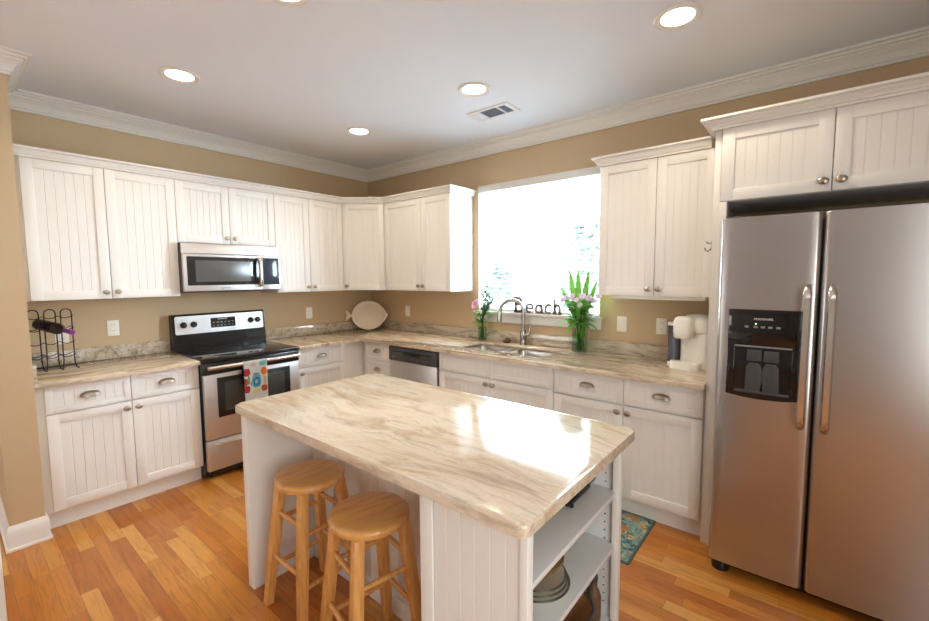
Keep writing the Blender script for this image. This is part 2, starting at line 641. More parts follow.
def knob_bm():
    bm = new()
    mt = Matrix.Rotation(PI / 2, 4, 'X') @ Matrix.Diagonal((1.38, 1.12, 1.05, 1))
    lathe(bm, [(0, 0), (.008, 0), (.006, .004), (.0055, .012), (.013, .015), (.0155, .019), (.015, .023), (.010, .027), (0, .0285)], 16, mt)
    return bm


def cup_bm(w=.047, h=.030, d=.026):
    bm = new()
    n, k = 16, 7
    rows = []
    for j in range(k + 1):
        ps = PI / 2 * j / k
        row = []
        for i in range(n + 1):
            ph = PI * i / n
            s = max(0, math.sin(ph)) ** .6
            row.append(bm.verts.new((w * math.cos(ph) * (1 - .0 * j), -d * s * math.sin(ps) - .0005, h * s * math.cos(ps) - h * .35)))
        rows.append(row)
    for a, b in zip(rows, rows[1:]):
        for i in range(n):
            bm.faces.new((a[i], a[i + 1], b[i + 1], b[i]))
    bmesh.ops.remove_doubles(bm, verts=bm.verts[:], dist=1e-5)
    r = bmesh.ops.solidify(bm, geom=bm.faces[:], thickness=.0022)
    # mounting flange
    tube(bm, [(w * 1.02 * math.cos(PI * i / 12), -.002, h * .98 * math.sin(PI * i / 12) ** .6 - h * .35) for i in range(13)], .0028, 6)
    return bm


KNOB = None
CUP = None


def shared(proto, name, parent, loc):
    o = proto.copy()
    o.name = name
    COL.objects.link(o)
    o.parent = parent
    o.location = loc
    return o


def add_knob(parent, loc):
    global KNOB
    if KNOB is None:
        KNOB = obj('knob', knob_bm(), M['nickel'], parent, loc)
        tag(KNOB, 'oval brushed nickel knob')
        return KNOB
    return shared(KNOB, 'knob', parent, loc)


def add_cup(parent, loc):
    global CUP
    if CUP is None:
        CUP = obj('cup_pull', cup_bm(), M['nickel'], parent, loc)
        tag(CUP, 'brushed nickel cup pull')
        return CUP
    return shared(CUP, 'cup_pull', parent, loc)


# ------------------------------------------------------------------ room shell
def struct(name, bm, mats, label=None):
    o = obj(name, bm, mats)
    o['kind'] = 'structure'
    if label: o['label'] = label
    return o

X0, X1, Y1 = -3.0, 5.3, -7.0
YS, YSB = -2.93, -3.075      # kitchen side and far side of the wall stub
struct('floor', B((X0, Y1, -.1), (X1, .14, 0)), M['floor'], 'honey orange hardwood plank floor')
struct('ceiling', B((X0 - .12, Y1 - .12, CEIL), (X1 + .12, .14, CEIL + .1)), M['ceiling'], 'flat pale ceiling')
struct('wall_left', B((-.12, YS, 0), (0, .14, CEIL)), M['wall'], 'tan painted wall behind the stove')
WX0, WX1, WZ0, WZ1 = 1.605, 2.79, 1.19, 2.345
bm = new()
box(bm, (0, 0, 0), (WX0, .14, CEIL)); box(bm, (WX1, 0, 0), (X1, .14, CEIL))
box(bm, (WX0, 0, 0), (WX1, .14, WZ0)); box(bm, (WX0, 0, WZ1), (WX1, .14, CEIL))
struct('wall_back', bm, M['wall'], 'tan painted wall around the sink window')
struct('wall_stub', B((X0, YSB, 0), (.66, YS, CEIL)), M['wall'], 'tan wall end at the left beside the base cabinet')
bm = new()
box(bm, (X1, Y1, 0), (X1 + .12, .14, CEIL))
struct('wall_right', bm, M['wall'])
bm = new()
box(bm, (X0, Y1 - .12, 0), (X1, Y1, CEIL))
struct('wall_front', bm, plain('pale_wall_paint', S(206, 204, 200), .7))
bm = new()
box(bm, (X0 - .12, Y1, 0), (X0, YSB, CEIL))
struct('wall_side', bm, M['wall'])
# crown moulding all round the room
c = CEIL
crown = [(0, c - .113), (.014, c - .113), (.014, c - .098), (.022, c - .096), (.024, c - .086), (.034, c - .066), (.048, c - .050), (.062, c - .040), (.062, c - .030), (.074, c - .027), (.080, c - .016), (.094, c - .014), (.094, c), (0, c)]
o = struct('trim_1', sweep(new(), [(X0, YSB), (.66, YSB), (.66, YS), (0, YS), (0, 0), (X1, 0), (X1, Y1), (X0, Y1)], crown, True), M['trim'], 'white stepped crown molding under the ceiling')
base = [(0, 0), (.022, 0), (.022, .012), (.015, .018), (.015, .112), (.012, .118), (.010, .132), (.004, .140), (0, .140)]
struct('baseboard_left', sweep(new(), [(X0, YSB), (.66, YSB), (.66, YS), (.60, YS)], base), M['trim'], 'white baseboard around the tan wall end')
struct('column', B((1.98, -3.30, 0), (2.10, -3.166, CEIL), .004), M['trim'], 'pale cased edge at the lower left corner')

# ------------------------------------------------------------------ window over the sink
w = thing('window_1', 'bright double window over the sink', 'window')
w['kind'] = 'structure'
fr = new()
yA, yB = .085, .135
mx = (WX0 + WX1) / 2
for a, b, c_, d in ((WX0, WX0 + .01, WZ0, WZ1), (WX1 - .01, WX1, WZ0, WZ1), (mx - .006, mx + .006, WZ0, WZ1), (WX0, WX1, WZ0, WZ0 + .025), (WX0, WX1, WZ1 - .05, WZ1)):
    box(fr, (a, yA, c_), (b, yB, d), .003)
obj('window_frame', fr, M['trim'], w)
jl = new()
for a, b in ((WX0, WX0 + .006), (WX1 - .006, WX1)):
    box(jl, (a, .001, WZ0), (b, .085, WZ1), .001)
box(jl, (WX0, .001, WZ1 - .006), (WX1, .085, WZ1), .001)
obj('jamb_liner', jl, M['trim'], w)
for a, b in ((WX0 + .01, mx - .006), (mx + .006, WX1 - .01)):
    s = new()
    for q0, q1, r0_, r1_ in ((a, a + .008, WZ0 + .025, WZ1 - .05), (b - .008, b, WZ0 + .025, WZ1 - .05), (a, b, WZ0 + .025, WZ0 + .045), (a, b, WZ1 - .075, WZ1 - .05)):
        box(s, (q0, .098, r0_), (q1, .128, r1_), .002)
    so = obj('sash', s, M['trim'], w)
    obj('pane', B((a + .005, .112, WZ0 + .035), (b - .005, .116, WZ1 - .06)), M['pane'], so)
s = new()
box(s, (WX0 - .03, -.045, WZ0 - .022), (WX1 + .03, .0, WZ0), .004)
box(s, (WX0 + .001, -.002, WZ0 - .022), (WX1 - .001, .086, WZ0 - .0005))
obj('window_sill', s, M['trim'], w)
obj('apron', B((WX0 - .015, -.018, WZ0 - .10), (WX1 + .015, 0, WZ0 - .022), .003), M['trim'], w)

bl = thing('window_blind', 'white two inch slat blind in the sink window', 'blind', (0, 0, WZ0))
obj('valance', B((WX0 + .002, -.004, WZ1 - .062 - WZ0), (WX1 - .002, .012, WZ1 - .001 - WZ0), .003), M['trim'], bl)
for a, b in ((WX0 + .008, mx - .006), (mx + .006, WX1 - .008)):
    s = new()
    z = .045
    while z < WZ1 - WZ0 - .07:
        t = .05
        vs = []
        for i in range(5):
            u = (i / 4 - .5) * .05
            vs.append((.045 + u * math.cos(t), z + u * math.sin(t) + .003 * (1 - (2 * i / 4 - 1) ** 2)))
        top = [[s.verts.new((x, y, zz + .0012)) for y, zz in vs] for x in (a, b)]
        bot = [[s.verts.new((x, y, zz - .0012)) for y, zz in vs] for x in (a, b)]
        for i in range(4):
            s.faces.new((top[0][i], top[1][i], top[1][i + 1], top[0][i + 1]))
            s.faces.new((bot[0][i], bot[0][i + 1], bot[1][i + 1], bot[1][i]))
        s.faces.new((top[0][0], bot[0][0], bot[1][0], top[1][0])); s.faces.new((top[0][4], top[1][4], bot[1][4], bot[0][4]))
        z += .046
    obj('slat_stack', s, M['slat'], bl)
    obj('bottom_rail', B((a, .022, .004), (b, .068, .022), .003), M['slat'], bl)
    obj('headrail', B((a, .014, WZ1 - WZ0 - .055), (b, .072, WZ1 - WZ0 - .002)), M['slat'], bl)
    cd = new()
    for q in (.12, .88):
        x = a + (b - a) * q
        for yy in (.019, .071):
            tube(cd, [(x, yy, .01), (x, yy, WZ1 - WZ0 - .04)], .0011, 5)
    obj('ladder_cord', cd, M['slat'], bl)
for x in (1.70, 2.72):
    t = new()
    tube(t, [(x, .008, WZ1 - WZ0 - .04), (x, .006, .66)], .0012, 5)
    lathe(t, [(0, .60), (.006, .605), (.007, .63), (.003, .66), (0, .662)], 8, Matrix.Translation((x, .006, 0)))
    tag(obj('tilt_cord', t, M['grey'], bl), 'grey cord tassel')

# outdoors
struct('ground', B((-12, .2, -.8), (16, 16, -.6)), M['lawn'])
bm = new()
box(bm, (-4.5, 7.5, -.6), (1.2, 8, 2.6))
o = obj('neighbor_house', bm, M['siding'])
tag(o, 'pale house seen faintly through the sink window blind', 'house')
def blob_bush(name, label, cx, cy, z0, rx, ry, rz, n=700):
    bm = new()
    for i in range(n):
        a = random.uniform(0, 2 * PI); h = random.random(); q = math.sqrt(max(0, 1 - (2 * h - 1) ** 2)) * random.uniform(.6, 1)
        p = Vector((cx + rx * q * math.cos(a), cy + ry * q * math.sin(a), z0 + rz * 2 * h))
        r = random.uniform(.05, .10)
        bmesh.ops.create_icosphere(bm, subdivisions=1, radius=r, matrix=Matrix.Translation(p) @ Matrix.Rotation(random.uniform(0, 3), 4, Vector((random.random(), random.random(), random.random() + .1))) @ Matrix.Diagonal((1, .55, .7, 1)))
    o = obj(name, bm, M['bush'])
    tag(o, label, 'bush')
blob_bush('garden_bush', 'grey green bush behind the left half of the sink window', -.2, 2.6, -.62, .55, .5, 1.25)
blob_bush('garden_bush', 'tall grey green bush behind the right half of the sink window', 1.55, 2.6, -.62, .5, .5, 1.5)

# ------------------------------------------------------------------ cabinets
def upper(name, label, loc, rz, W, z0, z1, depth, spans, knobs, group=None, bead=True, pitch=.047):
    """spans: door x-ranges in local x; knobs: 'L'/'R' side of each door"""
    t = thing(name, label, 'cabinet', (loc[0], loc[1], z0), rz, group)
    H = z1 - z0
    bd = new()
    box(bd, (0, -(depth - .019), 0), (W, -.001, H), .001)
    obj('body', bd, M['cab'], t)
    for (a, b), k in zip(spans, knobs):
        g = .0018
        d = obj('door', door_bm(b - a - 2 * g, H - .004, pitch=pitch), M['cab'], t, (a + g, -(depth - .0195), .002))
        if k:
            add_knob(d, (.03 if k == 'L' else b - a - 2 * g - .03, -.019, .045))
    return t

UG = 'white upper cabinets'
UZ0, UZ1, UD = 1.375, 2.2512, .33
R90 = PI / 2
def ly(y): return (0, y)
upper('wall_cabinet', 'tall two door white wall cabinet above the wine rack counter', ly(YS + .001), R90, -2.0738 - YS - .001, UZ0, UZ1, UD,
      [(-2.8846 - YS, -2.4851 - YS), (-2.4851 - YS, -2.0745 - YS)], 'RL', UG)
upper('wall_cabinet', 'short two door white wall cabinet directly above the microwave', ly(-2.0736), R90, .7612, 1.785, UZ1, UD, [(0, .3816), (.3816, .7612)], 'RL', UG)
upper('wall_cabinet', 'two door white wall cabinet between microwave and corner cabinet', ly(-1.3122), R90, .703, UZ0, UZ1, UD, [(0, .335), (.335, .703)], 'RL', UG)
# diagonal corner cabinet
t = thing('corner_cabinet', 'single door white wall cabinet set diagonally in the corner', 'cabinet', (0, 0, UZ0), 0, UG)
p0, p1 = Vector((.330, -.6085)), Vector((.651, -.330))
dv = (p1 - p0).normalized(); nv = Vector((dv.y, -dv.x))
q0, q1 = p0 - nv * .0195, p1 - nv * .0195
obj('body', prism(new(), [(.001, -.001), (.001, -.6085), (.311, -.6085), (q0.x, q0.y), (q1.x, q1.y), (.651, -.311), (.651, -.001)], 0, UZ1 - UZ0), M['cab'], t)
L = (p1 - p0).length
d = obj('door', door_bm(L - .012, UZ1 - UZ0 - .004), M['cab'], t, (q0.x + dv.x * .006, q0.y + dv.y * .006, .002), (0, 0, math.atan2(dv.y, dv.x)))
add_knob(d, (.03, -.019, .045))
upper('wall_cabinet', 'two door white wall cabinet left of the sink window', (.652, 0), 0, 1.5443 - .652, UZ0, UZ1, UD, [(0.004, .5195), (.5195, .8923)], 'RL', UG)
c2 = upper('wall_cabinet', 'two door white wall cabinet right of the sink window above the coffee maker', (2.902, 0), 0, .706, UZ0, UZ1, UD, [(0, .3695), (.3695, .706)], 'RL', UG)
lt = thing('under_cabinet_light', 'slim white light bar under the cabinet right of the window', 'light', (2.98, -.29, UZ0 - .022))
obj('housing', B((0, 0, 0), (.58, .09, .0225), .003), M['whiteplastic'], lt)
obj('diffuser', B((.02, .01, -.003), (.56, .08, .001)), M['whiteplastic'], lt)

# crown strips on the cabinets
def cab_crown(z, proj=.045, h=.058):
    return [(0, z), (.009, z), (.009, z + h * .2), (.016, z + h * .24), (.020, z + h * .40), (proj * .62, z + h * .62), (proj * .62, z + h * .70), (proj * .88, z + h * .76), (proj, z + h * .80), (proj, z + h), (0, z + h)]
o = obj('cabinet_crown', sweep(new(), [(.331, YS + .001), (.331, -.6085), (.652, -.331), (1.545, -.331), (1.545, -.001)], cab_crown(UZ1)), M['cab'])
tag(o, 'white crown strip along the stove side and corner wall cabinets', 'molding', 'cabinet crown strips')
o = obj('cabinet_crown', sweep(new(), [(2.901, -.001), (2.901, -.331), (3.572, -.331)], cab_crown(UZ1)), M['cab'])
tag(o, 'white crown strip over the cabinet between window and refrigerator', 'molding', 'cabinet crown strips')

# fridge surround
EZ0, EZ1, ED = 1.892, 2.2631, .62
FX0, FXM, FX1 = 3.6674, 4.1127, 4.562
t = upper('refrigerator_cabinet', 'deep two door white cabinet over the steel refrigerator', (FX0 - .002, 0), 0, FX1 - FX0 + .004, EZ0, EZ1, ED, [(.002, FXM - FX0 + .002), (FXM - FX0 + .002, FX1 - FX0 + .002)], 'RL', None, True, .05)
obj('side_panel', B((-.032, -.60, -EZ0 + .0), (-.001, -.001, EZ1 - EZ0), .001), M['cab'], t)
obj('filler_strip', B((-.0005, -.62, -EZ0), (.034, -.55, -.001), .002), M['cab'], t)
obj('side_panel', B((FX1 - FX0 + .105, -.60, -EZ0), (FX1 - FX0 + .13, -.001, EZ1 - EZ0), .001), M['cab'], t)
o = obj('cabinet_crown', sweep(new(), [(FX0 - .035, -.001), (FX0 - .035, -.622), (FX1 + .14, -.622)], cab_crown(EZ1 - .002, .058, .055)), M['cab'])
tag(o, 'white crown strip over the deep refrigerator cabinet', 'molding', 'cabinet crown strips')
hk = thing('coat_hook', 'small chrome hook on the panel left of the refrigerator', 'hook', (FX0 - .0338, -.585, 1.66))
obj('back_plate', B((-.004, -.010, -.02), (.0005, .010, .035), .002), M['chrome'], hk)
obj('prong', tube(new(), [(-.003, 0, .02), (-.02, 0, .022), (-.028, 0, .03)], .004, 8), M['chrome'], hk)
obj('prong', tube(new(), [(-.003, 0, -.005), (-.018, 0, -.022), (-.030, 0, -.016), (-.034, 0, -.002)], .004, 8), M['chrome'], hk)

BD, ZT, ZB = .6118, .8853, .1243
DB = .713   # underside of drawers
def base_cab(name, label, loc, rz, W, cols, group='white base cabinets', hollow=False):
    """cols: (x0, x1, kind, knob side)"""
    t = thing(name, label, 'cabinet', (loc[0], loc[1], 0), rz, group)
    bd = new()
    if hollow:
        for lo, hi in (((0, -(BD - .019), ZB - .012), (.018, -.001, .884)), ((W - .018, -(BD - .019), ZB - .012), (W, -.001, .884)), ((.017, -.02, ZB - .012), (W - .017, -.001, .884)),
                       ((.017, -(BD - .019), ZB - .012), (W - .017, -.019, ZB + .006)), ((.017, -(BD - .019), ZB), (W - .017, -(BD - .038), .884))):
            box(bd, lo, hi, .001)
    else:
        box(bd, (0, -(BD - .019), ZB - .012), (W, -.001, .884), .001)
    box(bd, (0, -.545, 0), (W, -.001, ZB - .011))
    obj('body', bd, M['cab'], t)
    g = .0016
    for a, b, kind, k in cols:
        wd = b - a - 2 * g
        y = -(BD - .0195)
        if kind in ('drawer_door', 'false_door'):
            nm = 'drawer' if kind == 'drawer_door' else 'false_front'
            zz = DB if kind == 'drawer_door' else .728
            d = obj(nm, door_bm(wd, ZT - zz - .006, .036), M['cab'], t, (a + g, y, zz + .001))
            if nm == 'drawer':
                add_cup(d, (wd / 2, -.019, (ZT - zz) / 2))
            d = obj('door', door_bm(wd, zz - .006 - ZB), M['cab'], t, (a + g, y, ZB))
            add_knob(d, (.03 if k == 'L' else wd - .03, -.019, zz - .006 - ZB - .04))
        elif kind == 'drawers':
            zs = [ZB, .40, .70, ZT]
            zs = [ZB, .33, .53, .71, ZT]
            for z0, z1 in zip(zs, zs[1:]):
                d = obj('drawer', door_bm(wd, z1 - z0 - .006, .030), M['cab'], t, (a + g, y, z0 + .001))
                add_cup(d, (wd / 2, -.019, (z1 - z0) / 2))
    return t

base_cab('base_cabinet', 'two door white base cabinet with cup pull drawers left of the stove', ly(YS + .001), R90, -2.0765 - YS,
         [(-2.8911 - YS, -2.4795 - YS, 'drawer_door', 'R'), (-2.4795 - YS, -2.077 - YS, 'drawer_door', 'L')])
base_cab('base_cabinet', 'white base cabinet with one wide drawer right of the stove', ly(-1.3095), R90, 1.308, [(.006, .49, 'drawer_door', 'L')])
base_cab('base_cabinet', 'narrow white drawer cabinet left of the dishwasher', (.6125, 0), 0, .415, [(.045, .412, 'drawers', '')])
base_cab('base_cabinet', 'white sink base cabinet right of the dishwasher with blank top fronts', (1.6425, 0), 0, 2.7137 - 1.6425, [(.004, .5315, 'false_door', 'R'), (.5315, 1.0705, 'false_door', 'L')], hollow=True)
t = base_cab('base_cabinet', 'two drawer white base cabinet nearest the refrigerator', (2.7142, 0), 0, 3.632 - 2.7142, [(.002, .4755, 'drawer_door', 'R'), (.4755, .9136, 'drawer_door', 'L')])

# countertops
def counter_bm(poly, z0=.8845, z1=.915, bev=.009):
    return prism(new(), poly, z0, z1, 0, bev)
o = obj('countertop', counter_bm([(.002, YS + .001), (.65, YS + .001), (.65, -2.0755), (.002, -2.0755)]), M['granite_side'])
tag(o, 'short granite countertop under the wine rack left of the stove', 'countertop', 'granite countertops')
cut = new()
SX = [(1.74, 2.125), (2.165, 2.555)]
SY0, SY1 = -.475, -.125
prism(cut, rrect(SX[0][0], SY0, SX[1][1], SY1, .05), .85, .95)
co = obj('cutter', cut, M['granite_run'])
o = obj('countertop', counter_bm([(.002, -1.3105), (.65, -1.3105), (.65, -.672), (.672, -.65), (3.634, -.65), (3.634, -.002), (.002, -.002)]), M['granite_run'])
tag(o, 'long granite countertop wrapping the corner and holding the sink', 'countertop', 'granite countertops')
md = o.modifiers.new('b', 'BOOLEAN'); md.operation = 'DIFFERENCE'; md.object = co; md.solver = 'EXACT'
dg = bpy.context.evaluated_depsgraph_get()
me = bpy.data.meshes.new_from_object(o.evaluated_get(dg))
o.modifiers.clear(); o.data = me
bpy.data.objects.remove(co)

def splash(label, a, b, t=.02):
    o = obj('backsplash', B(a, b, .003), M['granite_splash'])
    tag(o, label, 'backsplash', 'granite backsplash strips')
splash('low granite backsplash strip left of the stove', (.001, YS + .022, .9152), (.02, -2.0765, 1.013))
splash('granite side splash against the tan wall end beside the wine rack', (.021, YS + .001, .9152), (.60, YS + .021, 1.013))
splash('granite backsplash strip between stove and corner', (.001, -1.309, .9152), (.02, -.001, 1.013))
splash('long granite backsplash strip under the sink window', (.021, -.02, .9152), (3.634, -.001, 1.013))

# sink and faucet
t = thing('kitchen_sink', 'double bowl stainless sink set below the granite under the window', 'sink', (2.145, -.29, .72))
for a, b in SX:
    s = new()
    a2, b2, y0, y1 = a - .004 - 2.145, b + .004 - 2.145, SY0 - .004 + .29, SY1 + .004 + .29
    loops = []
    for ins, z, r in ((-.012, .1635, .06), (0, .1635, .05), (.004, .15, .05), (.012, .02, .05), (.03, .004, .04), (.06, 0, .03)):
        loops.append([s.verts.new((x, y, z)) for x, y in rrect(a2 + ins, y0 + ins, b2 - ins, y1 - ins, r)])
    for p, q in zip(loops, loops[1:]):
        for i in range(len(p)):
            j = (i + 1) % len(p)
            s.faces.new((p[i], p[j], q[j], q[i]))
    s.faces.new(loops[-1])
    bo = obj('bowl', s, M['sinksteel'], t)
    obj('drain', lathe(new(), [(0, .002), (.03, .002), (.036, .006), (.045, .004), (.045, 0)], 20, Matrix.Translation(((a + b) / 2 - 2.145, .02, 0))), M['chrome'], bo)
obj('divider', B((2.124 - 2.145, SY0 + .292, .10), (2.166 - 2.145, SY1 + .288, .186), .012, 3), M['sinksteel'], t)

FXC, FYC = 2.145, -.075
t = thing('faucet', 'tall gooseneck pull down faucet behind the sink', 'faucet', (FXC, FYC, .9155), 0)
obj('base', lathe(new(), [(0, 0), (.031, 0), (.031, .006), (.026, .012), (.024, .05), (.027, .075), (.027, .11), (.02, .135), (.0145, .15), (0, .152)], 24), M['chrome'], t)
hd = Vector((-.87, -.5, 0)).normalized()
pts = [(0, 0, .14), (0, 0, .29)]
R = .10
for i in range(0, 15):
    a = PI * i / 14 * .97
    q = hd * (R - R * math.cos(a))
    pts.append((q.x, q.y, .29 + R * math.sin(a)))
obj('neck', tube(new(), pts, .0155, 12), M['chrome'], t)
e = Vector(pts[-1])
obj('spray_head', tube(new(), [e, e + Vector((hd.x * .004, hd.y * .004, -.03)), e + Vector((hd.x * .006, hd.y * .006, -.055)), e + Vector((hd.x * .008, hd.y * .008, -.10))], [.016, .018, .021, .0215], 12), M['chrome'], t)
obj('lever', tube(new(), [(.02, 0, .09), (.055, -.005, .095), (.065, -.005, .11), (.075, -.006, .19)], [.016, .013, .009, .006], 10), M['chrome'], t)
# small brown ornament
bm = new()
bmesh.ops.create_icosphere(bm, subdivisions=3, radius=.03)
for v in bm.verts:
    n_ = math.sin(v.co.x * 140) * math.cos(v.co.z * 120) * .004
    v.co = v.co * (1 + n_ * 20); v.co.z = max(v.co.z * .9, -.024)
bmesh.ops.create_icosphere(bm, subdivisions=2, radius=.016, matrix=Matrix.Translation((-.028, -.006, -.01)))
o = obj('ornament', bm, M['brown'], None, (1.985, -.075, .9405))
tag(o, 'small brown lumpy ornament behind the left sink bowl', 'ornament')

# ------------------------------------------------------------------ dishwasher
t = thing('dishwasher', 'stainless dishwasher with black control strip', 'dishwasher', (1.0285, 0, 0))
W = 1.6395 - 1.0285 + .0005
obj('body', B((.003, -.58, .02), (W - .003, -.002, .872)), M['darkgrey'], t)
d = obj('door', B((.004, -.622, .115), (W - .010, -.581, .742), .006), M['steel_y'], t)
p = new()
box(p, (.003, -.632, .744), (W - .003, -.581, .874), .008, 3)
pn = obj('control_panel', p, M['darkgrey'], t)
tag(pn, 'black control panel')
h = new()
box(h, (.06, -.639, .828), (W - .06, -.631, .838), .003)
box(h, (.2, -.643, .806), (W - .2, -.631, .834), .008, 3)
obj('handle', h, M['black'], pn)
bt = new()
for i in range(6):
    box(bt, (.30 + i * .035, -.6335, .776), (.318 + i * .035, -.6318, .780))
box(bt, (.05, -.6335, .776), (.095, -.6318, .782))
obj('buttons', bt, M['grey'], pn)
obj('toe_panel', B((.006, -.545, .0), (W - .006, -.53, .105)), M['black'], t)

# ------------------------------------------------------------------ stove
SY = -2.0735
t = thing('stove', 'stainless and black electric stove with a towel on its handle', 'stove', (0, SY, 0), R90)
W = .7612
obj('body', B((.004, -.628, .03), (W - .004, -.006, .893), .003), M['black'], t)
for x in (.06, W - .06):
    for y in (-.56, -.06):
        obj('foot', lathe(new(), [(0, 0), (.018, 0), (.018, .01), (.012, .031), (0, .031)], 12, Matrix.Translation((x, y, 0))), M['black'], t)
ct = new()
box(ct, (.002, -.672, .893), (W - .002, -.006, .921), .007, 3)
for cx, cy, r in ((.2, -.18, .085), (.56, -.18, .105), (.2, -.47, .105), (.56, -.47, .085)):
    tube(ct, [(cx + r * math.cos(2 * PI * i / 32), cy + r * math.sin(2 * PI * i / 32), .9207) for i in range(32)], .0012, 4, True, 1)
obj('cooktop', ct, [M['blackgloss'], M['ovenline']], t)
bg = new()
# backguard: side profile swept along x
prof = [(-.006, .915), (-.085, .915), (-.080, 1.02), (-.066, 1.20), (-.05, 1.212), (-.006, 1.212)]
vs = [[bg.verts.new((x, y, z)) for y, z in prof] for x in (.004, W - .004)]
bg.faces.new(vs[0]); bg.faces.new(vs[1][::-1])
for i in range(len(prof)):
    j = (i + 1) % len(prof)
    bg.faces.new((vs[0][i], vs[1][i], vs[1][j], vs[0][j]))
bgo = obj('backguard', bg, M['black'], t)
# stainless control fascia on the sloped face
tilt = math.atan2(.014, .18)
fb = new()
pts = rrect(.024, -.075, W - .024, .075, .016)
prism(fb, [(x, y) for x, y in pts], 0, .004)
rotm = Matrix.Translation((0, -.0745, 1.124)) @ Matrix.Rotation(PI / 2 - tilt, 4, 'X')
for v in fb.verts: v.co = rotm @ v.co
fa = obj('control_fascia', fb, M['steel_y'], bgo)
dp = new()
prism(dp, rrect(.29, -.038, .49, .045, .004), .0035, .006)
for v in dp.verts: v.co = rotm @ v.co
dpo = obj('display', dp, M['blackgloss'], bgo)
bt = new()
for i in range(6):
    for j in range(2):
        prism(bt, [(.305 + i * .031, -.024 + j * .026), (.322 + i * .031, -.024 + j * .026), (.322 + i * .031, -.016 + j * .026), (.305 + i * .031, -.016 + j * .026)], .0055, .0066)
prism(bt, [(.345, .028), (.425, .028), (.425, .04), (.345, .04)], .0055, .0066)
for v in bt.verts: v.co = rotm @ v.co
obj('display_buttons', bt, M['grey'], bgo)
for x in (.085, .160, .625, .688):
    k = new()
    lathe(k, [(0, .004), (.026, .004), (.026, .006), (.021, .012), (.019, .028), (.017, .031), (0, .031)], 20)
    box(k, (-.003, -.02, .028), (.003, .02, .037), .002)
    for v in k.verts: v.co = rotm @ (v.co + Vector((x, .002, 0)))
    obj('knob', k, M['black'], bgo)
dr = new()
box(dr, (.008, -.668, .312), (W - .008, -.629, .800), .006, 3)
od = obj('oven_door', dr, M['steel_y'], t)
f_ = new()
box(f_, (.006, -.664, .802), (W - .006, -.629, .888), .005)
tag(obj('door_top_band', f_, M['black'], t), 'black band above the oven door')
wn_ = new()
box(wn_, (.095, -.672, .472), (W - .095, -.666, .772), .004)
obj('window_surround', wn_, M['black'], od)
obj('oven_window', B((.145, -.674, .515), (W - .145, -.671, .735), .002), M['ovenglass'], od)
hb = new()
tube(hb, [(.03 + (W - .06) * i / 20, -.708 - .014 * math.sin(PI * i / 20), .857) for i in range(21)], .0155, 10)
box(hb, (.028, -.712, .844), (.06, -.662, .870), .004); box(hb, (W - .06, -.712, .844), (W - .028, -.662, .870), .004)
obj('handle', hb, M['steel_v'], od)
dw = obj('warming_drawer', B((.008, -.665, .075), (W - .008, -.629, .304), .006, 3), M['steel_y'], t)
hb = new()
tube(hb, [(.06 + (W - .12) * i / 20, -.672 - .018 * math.sin(PI * i / 20), .272) for i in range(21)], .011, 8)
obj('handle', hb, M['steel_v'], dw)

# towel over the oven handle
tw = new()
nx, path = 12, []
for i in range(7): path.append((-.0165 * math.cos(PI * i / 6) * 1.0, .0165 * math.sin(PI * i / 6)))
front = [(-.0175, -.02 - .022 * k) for k in range(15)]
back = [(.0175, -.02 - .02 * k) for k in range(8)]
line = front[::-1] + path + back
rows = []
for (yy, zz) in line:
    row = []
    for i in range(nx + 1):
        x = (i / nx - .5) * .178
        wv = .0025 * math.sin(x * 70 + 1) * min(1, max(0, -zz / .1))
        row.append(tw.verts.new((x, yy + (wv - .001 if yy < 0 else 0), zz)))
    rows.append(row)
for a, b in zip(rows, rows[1:]):
    for i in range(nx):
        tw.faces.new((a[i], a[i + 1], b[i + 1], b[i]))
bmesh.ops.solidify(tw, geom=tw.faces[:], thickness=.002)
o = obj('dish_towel', tw, M['towel'], None, (.7222, -1.722, .857), (0, 0, R90))
tag(o, 'printed dish towel with blue jar and red flowers on the oven handle', 'towel')

# ------------------------------------------------------------------ microwave
t = thing('microwave', 'stainless over the range microwave under the short cabinet', 'microwave', (0, SY, 1.397), R90)
H = .386
obj('body', B((.002, -.372, .004), (W - .002, -.003, H - .003), .003), M['darkgrey'], t)
vt = new()
# curved top vent panel bulging toward the room
n = 24
ringsT, ringsB = [], []
for i in range(n + 1):
    x = .003 + (W - .006) * i / n
    bulge = .030 * (1 - abs(2 * i / n - 1) ** 4)
    ringsT.append((x, -.375 - .006, H - .004)); ringsB.append((x, -.380 - bulge, H - .082))
T = [vt.verts.new(p) for p in ringsT]; Bm = [vt.verts.new(p) for p in ringsB]
TB = [vt.verts.new((p[0], -.365, p[2])) for p in ringsT]; BB = [vt.verts.new((p[0], -.365, p[2])) for p in ringsB]
MM = [vt.verts.new((a[0], (a[1] + b[1]) / 2 - .010 * (1 - abs(2 * i / n - 1) ** 4), (a[2] + b[2]) / 2)) for i, (a, b) in enumerate(zip(ringsT, ringsB))]
for i in range(n):
    vt.faces.new((T[i], T[i + 1], MM[i + 1], MM[i])); vt.faces.new((MM[i], MM[i + 1], Bm[i + 1], Bm[i]))
    vt.faces.new((TB[i], TB[i + 1], T[i + 1], T[i])); vt.faces.new((Bm[i], Bm[i + 1], BB[i + 1], BB[i]))
    vt.faces.new((BB[i], BB[i + 1], TB[i + 1], TB[i]))
vt.faces.new((T[0], MM[0], Bm[0], BB[0], TB[0])); vt.faces.new((T[-1], TB[-1], BB[-1], Bm[-1], MM[-1]))
obj('vent_hood', vt, M['steel_y'], t)
md_ = new()
box(md_, (.003, -.402, .012), (.598, -.373, H - .086), .005, 3)
mdo = obj('door', md_, M['steel_y'], t)
obj('window_surround', B((.028, -.406, .058), (.575, -.4, H - .106), .003), M['mwglass'], mdo)
